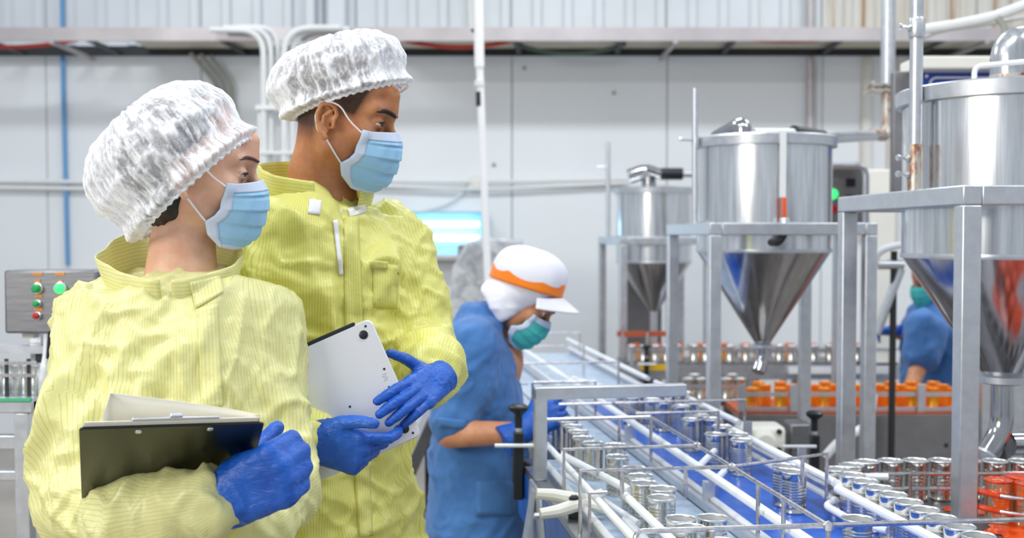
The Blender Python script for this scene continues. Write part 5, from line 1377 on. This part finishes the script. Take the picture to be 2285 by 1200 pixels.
# ================================================================== people
from mathutils.bvhtree import BVHTree
def bvh_of(objs):
    vs = []; fs = []
    for o in objs:
        o0 = wloc(o); n = len(vs)
        vs += [v.co + o0 for v in o.data.vertices]; fs += [tuple(i + n for i in p.vertices) for p in o.data.polygons]
    return BVHTree.FromPolygons(vs, fs)
def patch(name, corners, bv, mat, parent, n=(10, 10), off=0.002, thick=0.0015):
    """sewn-on patch: a quad laid onto the cloth, corners as seen pixels"""
    C0 = V((0, 0, CAM_Z)); P = np.zeros((n[0], n[1], 3)); UV = np.zeros((n[0], n[1], 2))
    for i in range(n[0]):
        for j in range(n[1]):
            u, w = i / (n[0] - 1), j / (n[1] - 1)
            a = [(1 - u) * (1 - w), u * (1 - w), u * w, (1 - u) * w]
            px_ = sum(a[k] * corners[k][0] for k in range(4)); py_ = sum(a[k] * corners[k][1] for k in range(4))
            d = (W(px_, py_, 1.0) - C0).normalized(); hit, nr, ix, ds = bv.ray_cast(C0, d)
            if hit is None: return None
            P[i, j] = npv(hit - d * off)
    for i in range(1, n[0]): UV[i, :, 0] = UV[i - 1, :, 0] + np.linalg.norm(P[i] - P[i - 1], axis=1).mean()
    UV[..., 0] += 0.0031
    return grid_mesh(name, P, mat, parent, uvs=UV, thick=thick)
def place_by(px, py, Y, Rm, L): return w3(px, py, Y) - Rm @ A(L)
def collar(person, N, yaw, rl, rf, hgt, gap, mat, back=0.0, flare=1.12, wave=0.006, seed=0.0, frontdrop=0.03, name='collar', lean=0.0):
    l = A((math.cos(yaw), math.sin(yaw), 0)); f = A((math.sin(yaw), -math.cos(yaw), 0)); z = A((0, 0, 1.0))
    nu, nv = 90, 12; P = np.zeros((nu, nv, 3)); UV = np.zeros((nu, nv, 2))
    for i in range(nu):
        th = gap + (2 * math.pi - 2 * gap) * i / (nu - 1)
        fr = 0.5 + 0.5 * math.cos(th)
        for j in range(nv):
            t = j / (nv - 1); hh = hgt + back * (1 - fr)
            r = 1 + (flare - 1) * t + 0.05 * math.sin(3 * t)
            w_ = wave * t * (math.sin(th * 5 + seed) + 0.5 * math.sin(th * 11 + seed * 2))
            p = N + l * (math.sin(th) * (rl * r + w_)) + f * (math.cos(th) * (rf * r + w_) + lean * t)
            P[i, j] = p + z * (-frontdrop * fr - 0.012 + hh * t)
            UV[i, j] = (t * hh, th * rl)
    o = grid_mesh(name, P, mat, person, uvs=UV, thick=0.002); return o

# ------------------------------------------------------------------ tall person in yellow
man = thing('person', (W(690, 1200, 2.08).x, 2.08, 0), 'tall person in yellow coverall, hairnet and blue mask holding a laptop', 'person')
mc = W(690, 600, 2.08); myaw = R(33)
RmM = frame_of(R(90), R(13), R(5)); OM = place_by(856, 279, 2.03, RmM, (-0.0315, 0.091, 0.004)); RyM = frame_of(R(88), 0)
NM = w3(712, 432, 2.09)
def man_hair(L):
    x, y, z = np.abs(L[:, 0]), L[:, 1], L[:, 2]
    top = np.clip((z - 0.030 - 0.25 * np.clip(y - 0.02, 0, 1)) / 0.03, 0, 1) * np.clip((0.098 - y) / 0.02, 0, 1)
    front = np.clip((y - 0.045) / 0.02, 0, 1) * np.clip((0.080 - z) / 0.02, 0, 1)
    top = top * (1 - front)
    side = np.clip((0.046 + 0.35 * np.clip(z, 0, 0.1) - y) / 0.014, 0, 1) * np.clip((z + 0.006) / 0.02, 0, 1)
    napes = np.clip((-0.014 - y) / 0.02, 0, 1) * np.clip((z + 0.085) / 0.06, 0, 1)
    ear = np.exp(-(((y + 0.008) / 0.024) ** 2 + ((z + 0.012) / 0.036) ** 2) ** 2) * (x > 0.066)
    h_ = np.maximum(np.maximum(top, side * (y > -0.03)), napes) * (1 - ear)
    stub = 0.34 * np.clip((0.02 - z) / 0.05, 0, 1) * np.clip((y - 0.012) / 0.03, 0, 1) * np.clip((z + 0.125) / 0.02, 0, 1)
    return np.clip(np.maximum(h_ * 0.95, stub * (1 - ear)), 0, 1)
chin_in = loc2w(A([(0, -0.016, -0.03)]), OM, RmM)[0]
build_head(man, M['skin_m'], OM, RmM, ([chin_in, NM + A((0.005, 0.0, 0.03)), NM + A((0, 0.005, -0.06))], [0.056, 0.058, 0.09]), 0.0024, True, (-0.004, 0.0042), 0.0, man_hair)
for s in (-1, 1): eye_and_brow(man, OM, RmM, s, (0.0, -0.15), (-0.004, 0.0042), 'brow', 0.0, 0.0042)
face_mask(man, OM, RmM)
hairnet(man, OM, RyM, (0.024, 0.026), R(17), 0.112, 0.088, 0.128, 1.20, -0.10, 1.7)
lm = A((math.cos(myaw), math.sin(myaw), 0)); fm = A((math.sin(myaw), -math.cos(myaw), 0)); cm = npv(mc)
def at_z(c, l, s, z): q = c + l * s; return A((q[0], q[1], z))
SLm, SRm = at_z(cm, lm, 0.175, 1.472), at_z(cm, lm, -0.175, 1.472)
ELm, WLm = w3(938, 782, 2.10), w3(950, 838, 1.965)
ERm, WRm = w3(545, 950, 1.96), w3(662, 982, 1.80)
rows = [(1.585, 0.062, 0.058), (1.562, 0.092, 0.076), (1.542, 0.138, 0.090), (1.517, 0.182, 0.105), (1.47, 0.205, 0.128), (1.38, 0.205, 0.140), (1.2, 0.192, 0.142), (1.05, 0.192, 0.148), (0.9, 0.205, 0.158), (0.55, 0.235, 0.18)]
gm = garment('coverall', [('stack', rows, (cm[0], cm[1]), myaw), ('chain', [SLm, (SLm + ELm) / 2 + A((0.012, 0, 0.0)), ELm, (ELm + WLm) / 2 + A((0.01, 0, -0.006)), WLm + (WLm - ELm) * 0.05], [0.082, 0.066, 0.062, 0.058, 0.048]), ('chain', [SRm, ERm, WRm], [0.082, 0.066, 0.05])],
             (cm[0] - 0.36, 1.66, 0.53), (cm[0] + 0.42, 2.34, 1.64), 0.0058, M['gown_m'], man, (0.019, 0.009, 0.0024), 2.3, holes=[lambda P: s_chain(P, [NM + fm * 0.06 + A((0, 0, 0.03)), NM + fm * 0.115 + A((0, 0, -0.085))], [0.034, 0.006])])
cg = collar(man, NM + A((-0.004, 0.0, 0.004)), myaw, 0.098, 0.094, 0.064, R(24), M['gown_m'], 0.012, 1.12, 0.005, 0.4, 0.040)
bv = bvh_of([gm, cg])
tee = MB().lathe([(0.0, -0.05), (0.05, -0.045), (0.078, -0.02), (0.080, 0.0), (0.072, 0.02), (0.066, 0.03)], tuple(NM + fm * 0.022 + A((0, 0, -0.036))), 40, (fm[0] * 0.35, fm[1] * 0.35, 1)).build('undershirt', M['tee'], man)
patch('velcro_patch', [(690, 444), (718, 447), (714, 479), (687, 476)], bv, M['tee'], man, (6, 6))
patch('velcro_patch', [(776, 466), (815, 456), (818, 472), (780, 485)], bv, M['tee'], man, (6, 6))
patch('zip', [(743, 492), (753, 490), (766, 612), (757, 614)], bv, M['loop'], man, (4, 24), 0.003)
patch('placket', [(768, 486), (800, 480), (822, 1010), (772, 1014)], bv, M['gown_m'], man, (6, 40), 0.003, 0.002)
patch('placket', [(790, 1040), (826, 1030), (832, 1195), (800, 1196)], bv, M['gown_m'], man, (6, 16), 0.003, 0.002)
patch('pocket', [(832, 584), (890, 592), (886, 690), (834, 686)], bv, M['gown_m'], man, (8, 10), 0.002, 0.002)
patch('pocket_flap', [(830, 580), (866, 584), (865, 600), (831, 598)], bv, M['gown_m'], man, (6, 4), 0.006, 0.003)
cur = lambda a, b, c, d: {'index': a, 'middle': b, 'ring': c, 'little': d}
hand('glove', man, M['glove'], W(984, 842, 1.925), W(872, 918, 1.785) - W(984, 842, 1.925), (0.3, -1, 0.4), True,
     cur((6, 18, 12), (8, 20, 12), (12, 22, 14), (18, 26, 14)), (58, -6, 14), 0.05, 0.84, cuff=0.012, cuff_r=0.032, fat=1.22)
hand('glove', man, M['glove'], W(690, 984, 1.79), W(880, 1030, 1.775) - W(690, 984, 1.79), (0.1, -1, -0.25), False,
     cur((28, 42, 26), (62, 60, 40), (74, 70, 45), (80, 76, 45)), (36, -14, 14), 0.03, 0.97, cuff=0.028, cuff_r=0.040)
legs(man, cm, myaw, 0.62)

# laptop
TR, BR = W(826, 709, 1.845), W(941, 971, 1.835)
e1 = (BR - TR).normalized(); nrm = V((0.06, -1, 0.10)); nrm = (nrm - e1 * nrm.dot(e1)).normalized(); e2 = e1.cross(nrm).normalized()
if e2.x > 0: e2 = -e2
LW, LH, LT = 0.304, (BR - TR).length, 0.009
lc = TR + e2 * (LW / 2) + e1 * (LH / 2)
t = thing('laptop', lc - V((0, 0, 0.17)), 'closed silver laptop seen from below, held by the tall person', 'laptop')
M['alu'] = plain('laptop_aluminium', (226, 227, 232), 0.32, 0.35, 0.02, 3)
def rrect(c, w, h_, r, th, ax1, ax2, n=8):
    pts = []
    for (sx_, sy_, a0) in ((1, 1, 0), (-1, 1, 90), (-1, -1, 180), (1, -1, 270)):
        for k in range(n + 1):
            a = R(a0 + 90 * k / n); pts.append(c + ax1 * (sx_ * (w / 2 - r) + r * math.cos(a)) + ax2 * (sy_ * (h_ / 2 - r) + r * math.sin(a)))
    return pts
bd = MB().prism(rrect(lc, LW, LH, 0.012, LT, e2, e1), -nrm * LT).build('base', M['alu'], t, bevel=0.002)
MB().prism(rrect(lc - nrm * (LT + 0.0015), LW, LH, 0.012, 0.005, e2, e1), -nrm * 0.005).build('lid', M['alu'], t, bevel=0.0015)
a = TR + e2 * 0.028; b = TR + e2 * (LW - 0.028)
MB().bar(a - nrm * 0.006 - e1 * 0.0005, b - nrm * 0.006 - e1 * 0.0005, 0.012, 0.009, e1).build('hinge', M['black'], t, bevel=0.002)
for (u, w_) in ((0.022, 0.022), (0.022, LH - 0.022), (LW - 0.022, 0.022), (LW - 0.022, LH - 0.022)):
    MB().lathe([(0.0078, 0), (0.0075, 0.0015), (0.006, 0.0022), (0, 0.0024)], TR + e2 * u + e1 * w_, 20, nrm).build('rubber_foot', M['black'], t)
for (u, w_) in ((0.013, 0.010), (0.13, 0.014), (0.013, 0.09), (0.018, 0.122), (0.092, 0.125), (0.012, LH - 0.01), (0.16, 0.10)):
    MB().lathe([(0.0022, 0), (0.0022, 0.0006)], TR + e2 * u + e1 * w_, 10, nrm, False, True).build('screw', M['dark'], t)
for k in range(4):
    q = TR + e2 * (0.016 + 0.002 * (k % 2)) + e1 * (0.098 + 0.0035 * k)
    MB().box(q, (0.007, 0.0007, 0.0012), (e2, nrm, e1)).build('regulatory_mark', M['galv'], t)

# ------------------------------------------------------------------ woman in yellow
wom = thing('person', (W(385, 1200, 1.79).x, 1.79, 0), 'person in loose yellow gown, large hairnet and blue mask holding a clipboard', 'person')
wyaw = R(12); cw = npv(W(385, 600, 1.79))
RmW = frame_of(R(102), R(6), R(6)) * 0.95; OW = place_by(551, 389, 1.77, RmW, (-0.0315, 0.091, 0.004)); RyW = frame_of(R(98), 0)
NW = w3(402, 610, 1.795)
chin_in = loc2w(A([(0, -0.014, -0.03)]), OW, RmW)[0]
build_head(wom, M['skin_w'], OW, RmW, ([chin_in, NW + A((0.004, 0, 0.035)), NW + A((0, 0.0, -0.06))], [0.045, 0.047, 0.08]), 0.0024, True, (-0.0042, 0.0012), 1.0)
for s in (-1, 1): eye_and_brow(wom, OW, RmW, s, (0.0, -0.35), (-0.0042, 0.0012), 'brow_w', 0.003, 0.0028)
face_mask(wom, OW, RmW, 1.0)
def wf(P):
    L = to_loc(P, OW, RmW); Q = L.copy(); Q[:, 0] = np.abs(Q[:, 0])
    d = s_ell(Q, (0, -0.016, 0.046), (0.077, 0.096, 0.079))
    d = smin(d, s_ell(Q, (0, -0.075, 0.0), (0.055, 0.05, 0.06)), 0.03)
    line = (Q[:, 1] - 0.005) * 0.70 - (Q[:, 2] - 0.045) * 0.71
    d = smax(d, line, 0.01); d = smax(d, -s_ell(Q, (0.078, -0.002, -0.004), (0.02, 0.022, 0.03)), 0.006)
    nape = smax(s_ell(Q, (0, -0.040, -0.046), (0.067, 0.052, 0.062)), Q[:, 1] + 0.004, 0.01)
    return smin(d, nape, 0.01)
v, q = surface(wf, OW - 0.17, OW + 0.17, 0.0034); n = vnormals(v, q); v = v + n * (0.0018 * ridged(v * A((70, 70, 22))))[:, None]
np_mesh('hair', v, q, M['hair'], wom)
hairnet(wom, OW, RyW, (0.006, -0.032), R(43), 0.121, 0.096, 0.166, 1.15, 0.0, 5.1)
lw = A((math.cos(wyaw), math.sin(wyaw), 0)); fw = A((math.sin(wyaw), -math.cos(wyaw), 0))
SRw, SLw = at_z(cw, lw, -0.118, 1.355), at_z(cw, lw, 0.138, 1.358)
ERw, WRw = w3(185, 1130, 1.62), w3(452, 1122, 1.49)
ELw, WLw = w3(628, 1085, 1.74), w3(585, 1165, 1.60)
rows = [(1.442, 0.058, 0.054), (1.428, 0.082, 0.068), (1.412, 0.112, 0.085), (1.392, 0.136, 0.1), (1.35, 0.155, 0.12), (1.26, 0.168, 0.142), (1.12, 0.178, 0.142), (1.0, 0.188, 0.15), (0.85, 0.205, 0.165), (0.55, 0.225, 0.18)]
gw = garment('gown', [('stack', rows, (cw[0], cw[1]), wyaw), ('chain', [SRw, (SRw + ERw) / 2 + A((-0.012, 0, 0)), ERw, (ERw + WRw) / 2 + A((0, 0.0, -0.012)), WRw + (WRw - ERw) * 0.04], [0.064, 0.060, 0.060, 0.058, 0.046]), ('chain', [SLw, (SLw + ELw) / 2, ELw, WLw], [0.072, 0.056, 0.052, 0.05])],
             (cw[0] - 0.36, 1.30, 0.53), (cw[0] + 0.34, 2.02, 1.50), 0.0056, M['gown'], wom, (0.020, 0.010, 0.0024), 8.4)
cgw = collar(wom, NW + A((-0.012, 0, 0.002)), wyaw, 0.092, 0.088, 0.050, R(4), M['gown'], 0.044, 1.20, 0.007, 1.9, 0.046)
bv = bvh_of([gw, cgw])
patch('collar_tab', [(424, 630), (492, 614), (500, 650), (436, 688)], bv, M['gown'], wom, (8, 8), 0.003, 0.003)
patch('placket', [(440, 690), (486, 676), (498, 905), (450, 915)], bv, M['gown'], wom, (6, 24), 0.003, 0.003)
hand('glove', wom, M['glove'], W(496, 1122, 1.485), W(622, 1058, 1.46) - W(496, 1122, 1.485), (0.15, -1, 0.1), False,
     cur((78, 80, 45), (82, 84, 45), (84, 86, 45), (86, 88, 45)), (34, 66, 5), -0.01, 1.12, cuff=0.008, cuff_r=0.026, fat=1.18, blend=0.012)
legs(wom, cw, wyaw, 0.62)
# clipboard
TL, TRc = W(176, 958, 1.36), W(590, 945, 1.44); bl = W(194, 1150, 1.60)
bx = (TRc - TL); BW = bx.length; bx.normalize(); dn = bl - TL; dn = (dn - bx * dn.dot(bx)).normalized(); bn = bx.cross(dn).normalized()
if bn.y > 0: bn = -bn          # back of the board, towards the camera
t = thing('clipboard', (TL + TRc) / 2 + dn * 0.16 + V((0, 0, -0.1)), 'dark clipboard with papers held by the shorter person in the yellow gown', 'clipboard')
M['board'] = plain('clipboard_black', (14, 21, 19), 0.28, 0, 0.2, 5)
M['paper'] = plain('paper', (246, 243, 232), 0.6, 0, 0.02)
BL = 0.315; mid = (TL + TRc) / 2 + dn * (BL / 2)
MB().prism(rrect(mid, BW, BL, 0.006, 0.003, bx, dn), -bn * 0.0035).build('board', M['board'], t, bevel=0.001)
for k in range(3):
    MB().prism(rrect(mid - bn * (0.0045 + 0.0012 * k) + dn * (-0.004 - 0.003 * k) + bx * (0.001 * k - 0.002), BW * 0.95, BL * 0.97, 0.001, 0.001, bx, dn), -bn * 0.001).build('sheet', M['paper'], t)
nu, nv = 24, 14; P = np.zeros((nu, nv, 3))
for i in range(nu):
    for j in range(nv):
        u = i / (nu - 1); s_ = j / (nv - 1)
        lift = (0.040 * (1 - u) ** 0.8 + 0.004) * (1 - s_) ** 1.6 * min(1.0, u / 0.05 + 0.2)
        p = TL + bx * (BW * (0.12 + 0.86 * u)) + dn * (0.2 * s_ + 0.004) - bn * (0.010 + lift)
        P[i, j] = npv(p)
grid_mesh('curled_sheet', P, M['paper'], t, thick=0.0004)
cc = TL + bx * (BW * 0.51)
MB().bar(cc - bx * 0.055 - bn * 0.009 - dn * 0.001, cc + bx * 0.055 - bn * 0.009 - dn * 0.001, 0.014, 0.004, bn).build('clip', M['rim'], t, bevel=0.0015)
MB().bar(cc - bx * 0.008 - bn * 0.012 - dn * 0.002, cc + bx * 0.008 - bn * 0.012 - dn * 0.002, 0.018, 0.006, bn).build('clip_lever', M['frame'], t, bevel=0.0015)
for f_ in (0.31, 0.70):
    MB().lathe([(0.0045, 0), (0.004, 0.0012), (0, 0.0016)], TL + bx * (BW * f_) + dn * 0.012, 16, bn).build('rivet', M['rim'], t)

# ------------------------------------------------------------------ worker in blue at the belt
wk = thing('person', (W(1075, 1100, 3.22).x, 3.22, 0), 'worker in blue shirt and white cap with orange band sorting cans', 'person')
kyaw = R(88); ck = npv(W(1070, 900, 3.22))
RmK = frame_of(R(88), R(40)); OK_ = place_by(1218, 704, 3.17, RmK, (-0.0315, 0.091, 0.004)); RyK = frame_of(R(88), R(17))
NK = w3(1112, 712, 3.24)
SH, EL_, WR_ = w3(1050, 775, 3.06), w3(1004, 968, 3.0), w3(1150, 966, 2.92)
SH2, EL2, WR2 = w3(1062, 775, 3.40), w3(1062, 950, 3.42), w3(1185, 955, 3.22)
arms = lambda P: np.minimum(s_chain(P, [SH, EL_, WR_], [0.045, 0.040, 0.030]), s_chain(P, [SH2, EL2, WR2], [0.045, 0.040, 0.030]))
chin_in = loc2w(A([(0, -0.014, -0.03)]), OK_, RmK)[0]
build_head(wk, M['skin_b'], OK_, RmK, ([chin_in, NK, NK + A((-0.02, 0.0, -0.12)), w3(1085, 900, 3.22)], [0.046, 0.05, 0.09, 0.09]), 0.0042, False, (-0.004, 0.0015), 1.0, None, arms,
           A((W(975, 900, 3.0).x - 0.1, 2.85, 0.85)), A((OK_[0] + 0.2, 3.5, 1.5)))
eye_and_brow(wk, OK_, RmK, -1, (0, -0.3), (-0.004, 0.0015), 'brow', 0.0, 0.003)
face_mask(wk, OK_, RmK, 1.0, ('mask_t', 'mask_w'), False)
lk = A((math.cos(kyaw), math.sin(kyaw), 0)); fk = A((math.sin(kyaw), -math.cos(kyaw), 0))
def zpx(y): return W(1080, y, 3.22).z
rows = [(zpx(676), 0.058, 0.058, 0, 0.012), (zpx(695), 0.070, 0.066, 0, 0.008), (zpx(715), 0.13, 0.074, 0, 0.0), (zpx(745), 0.175, 0.085, 0, -0.01), (zpx(800), 0.19, 0.105, 0, 0.0), (zpx(900), 0.185, 0.128, 0, 0.002), (zpx(1000), 0.185, 0.142, 0, 0.0), (zpx(1100), 0.195, 0.152, 0, -0.004), (zpx(1185), 0.205, 0.158, 0, -0.006)]
sm_ = SH + (EL_ - SH) * 0.84; sm2 = SH2 + (EL2 - SH2) * 0.84
gk = garment('shirt', [('stack', rows, (ck[0], ck[1]), kyaw), ('chain', [SH, (SH + sm_) / 2, sm_], [0.082, 0.076, 0.066]), ('chain', [SH2, (SH2 + sm2) / 2, sm2], [0.082, 0.072, 0.066])],
             (ck[0] - 0.26, 2.86, zpx(1195)), (ck[0] + 0.26, 3.6, zpx(660)), 0.0075, M['shirt'], wk, (0.009, 0.005, 0.0012), 4.4)
collar(wk, NK + A((0.0, 0, 0.005)), kyaw, 0.070, 0.064, 0.045, R(20), M['shirt'], 0.012, 1.10, 0.002, 0.0, 0.02)
bv = bvh_of([gk])
patch('chest_pocket', [(1138, 838), (1182, 838), (1186, 905), (1140, 905)], bv, M['shirt'], wk, (6, 6), 0.003, 0.004)
patch('side_pocket', [(1062, 1072), (1150, 1072), (1150, 1150), (1062, 1150)], bv, M['shirt'], wk, (8, 8), 0.003, 0.004)
patch('sleeve_cuff', [(976, 930), (1040, 938), (1040, 958), (978, 952)], bv, M['shirt'], wk, (8, 4), 0.003, 0.004)
hand('glove', wk, M['glove'], W(1172, 958, 2.92), W(1240, 920, 2.95) - W(1172, 958, 2.92), (-0.1, -1, 0.3), False,
     cur((30, 40, 25), (36, 44, 25), (40, 46, 25), (44, 46, 25)), (35, 20, 10), 0.05, 1.0, 0.0035, cuff=0.07, cuff_r=0.046)
hand('glove', wk, M['glove'], W(1195, 945, 3.22), V((0.9, -0.3, -0.2)), (-0.1, -0.4, 1.0), True,
     cur((30, 40, 25), (36, 44, 25), (40, 46, 25), (44, 46, 25)), (35, 20, 10), 0.05, 1.0, 0.0035, cuff=0.07, cuff_r=0.046)
legs(wk, ck, kyaw, zpx(1150))
OC = w3(1177, 627, 3.2)
def hood_f(P):
    L = (P - OK_) @ RmK; Q = L.copy(); Q[:, 0] = np.abs(Q[:, 0])
    d = s_ell(Q, (0, -0.016, 0.042), (0.088, 0.102, 0.086))
    d = smin(d, s_seg(Q, (0.03, -0.03, -0.01), (0.035, -0.02, -0.06), 0.055, 0.050), 0.03)
    d = smin(d, s_ell(Q, (0, -0.055, -0.055), (0.085, 0.055, 0.055)), 0.03)
    d = smax(d, (Q[:, 1] - 0.035) * 0.92 - (Q[:, 2] + 0.015) * 0.38, 0.008)
    d = smax(d, -(Q[:, 2] + 0.098 + 0.35 * Q[:, 1]), 0.01)
    d = smax(d, to_loc(P, OC, RyK)[:, 2] - 0.004, 0.004)
    return d
v, q = surface(hood_f, OK_ - 0.18, OK_ + 0.17, 0.0045); n = vnormals(v, q)
L = (v - OK_) @ RmK; wgt = np.clip((0.02 - L[:, 2]) / 0.05, 0.15, 1)
v = v + n * (wgt * (0.003 * ridged(v * A((16, 16, 26)) + 2) + 0.0015 * ridged(v * 40)))[:, None]
np_mesh('hood', v, q, M['cap'], wk)
def cap_ring(a_al, a_si, z0, z1, c=(0.0, 0.0), nv=10, puff=0.0, closed=False, wr=0.0, seed=0):
    nu = 80; P = np.zeros((nu, nv, 3))
    for i in range(nu):
        th = 2 * math.pi * i / nu
        for j in range(nv):
            t_ = j / (nv - 1); z = z0 + (z1 - z0) * (math.sin(t_ * math.pi / 2) if closed else t_)
            r = (math.cos(t_ * math.pi / 2) ** 0.62 if closed else 1.0) * (1 + puff * math.sin(math.pi * min(1, t_ * 1.2)))
            w_ = 1 + wr * math.sin(th * 7 + seed + 4 * t_) * math.sin(math.pi * t_)
            P[i, j] = (math.sin(th) * a_si * r * w_, c[0] + math.cos(th) * a_al * r * w_, c[1] + z)
    return P
def put(P): return loc2w(P.reshape(-1, 3), OC, RyK).reshape(P.shape)
cp = grid_mesh('cap', put(cap_ring(0.109, 0.096, -0.004, 0.100, nv=22, puff=0.10, closed=True, wr=0.02)), M['cap'], wk, True, thick=0.002)
grid_mesh('hat_band', put(cap_ring(0.1125, 0.0975, -0.018, 0.022, nv=6)), M['band'], cp, True, thick=0.003)
nu, nv = 30, 10; P = np.zeros((nu, nv, 3))
for i in range(nu):
    th = R(-68 + 136 * i / (nu - 1))
    for j in range(nv):
        s_ = j / (nv - 1); rr = 1 + 0.62 * s_ * math.cos(th * 1.15)
        P[i, j] = (math.sin(th) * 0.096 * (1 + 0.22 * s_ * math.cos(th * 1.1)), math.cos(th) * 0.110 * rr, -0.016 - 0.030 * s_ - 0.022 * math.sin(th) ** 2)
grid_mesh('visor', put(P), M['cap'], cp, thick=0.003)

# ------------------------------------------------------------------ second worker, half hidden by the near tank
w2 = thing('person', (W(2085, 800, 5.3).x, 5.3, 0), 'worker in blue shirt half hidden behind the near tank', 'person')
yw2 = R(-70); c2_ = npv(W(2092, 800, 5.3)); Rm2 = frame_of(yw2, R(18)); O2 = w3(2080, 622, 5.3)
sh, el, wr_ = w3(2062, 735, 5.12), w3(2052, 812, 5.08), w3(2030, 872, 4.98)
sh2, el2, wr2 = w3(2070, 735, 5.5), w3(2052, 760, 5.46), w3(1995, 738, 5.40)
arms2 = lambda P: np.minimum(s_chain(P, [sh, el, wr_], [0.05, 0.042, 0.032]), s_chain(P, [sh2, el2, wr2], [0.05, 0.042, 0.032]))
N2 = w3(2090, 665, 5.3)
build_head(w2, M['skin_b'], O2, Rm2, ([loc2w(A([(0, -0.014, -0.03)]), O2, Rm2)[0], N2, N2 + A((0.01, 0, -0.12))], [0.05, 0.055, 0.1]), 0.006, False, (-0.004, 0.002), 0.5, None, arms2,
           A((c2_[0] - 0.35, 4.85, 0.65)), A((c2_[0] + 0.3, 5.65, 1.5)))
face_mask(w2, O2, Rm2, 1.0, ('mask_t', 'mask_t'), False)
z2 = lambda y: W(2080, y, 5.3).z
rows = [(z2(660), 0.06, 0.06), (z2(672), 0.12, 0.075), (z2(690), 0.18, 0.1), (z2(740), 0.20, 0.13), (z2(800), 0.19, 0.135), (z2(860), 0.195, 0.14), (0.5, 0.22, 0.16)]
e_ = sh + (el - sh) * 0.75
garment('shirt', [('stack', rows, (c2_[0], c2_[1]), yw2), ('chain', [sh, e_], [0.095, 0.085]), ('chain', [sh2, sh2 + (el2 - sh2) * 0.9], [0.09, 0.08])], (c2_[0] - 0.32, 4.9, 0.48), (c2_[0] + 0.32, 5.7, 1.3), 0.012, M['shirt'], w2, (0.012, 0.006, 0.001), 3.0)
def hood2(P):
    L = (P - O2) @ Rm2; Q = L.copy(); Q[:, 0] = np.abs(Q[:, 0])
    d = smin(s_ell(Q, (0, -0.02, 0.05), (0.095, 0.112, 0.1)), s_ell(Q, (0, -0.05, -0.05), (0.085, 0.06, 0.06)), 0.03)
    return smax(d, (Q[:, 1] - 0.04) * 0.82 - (Q[:, 2] + 0.015) * 0.57, 0.008)
v, q = surface(hood2, O2 - 0.19, O2 + 0.19, 0.008); np_mesh('hood', v, q, M['cap'], w2)
hand('glove', w2, M['glove'], W(1995, 738, 5.40), V((-0.9, -0.3, 0.1)), (0, 0, 1), True, cur((30, 40, 25), (36, 44, 25), (40, 46, 25), (44, 46, 25)), (35, 20, 10), 0.05, 1.0, 0.006, cuff=0.07, cuff_r=0.042)
hand('glove', w2, M['glove'], W(2030, 872, 4.98), V((-0.5, -0.3, -0.4)), (0, -1, 0.5), False, cur((30, 40, 25), (36, 44, 25), (40, 46, 25), (44, 46, 25)), (35, 20, 10), 0.05, 1.0, 0.006, cuff=0.03, cuff_r=0.04)
legs(w2, c2_, yw2, 0.55)
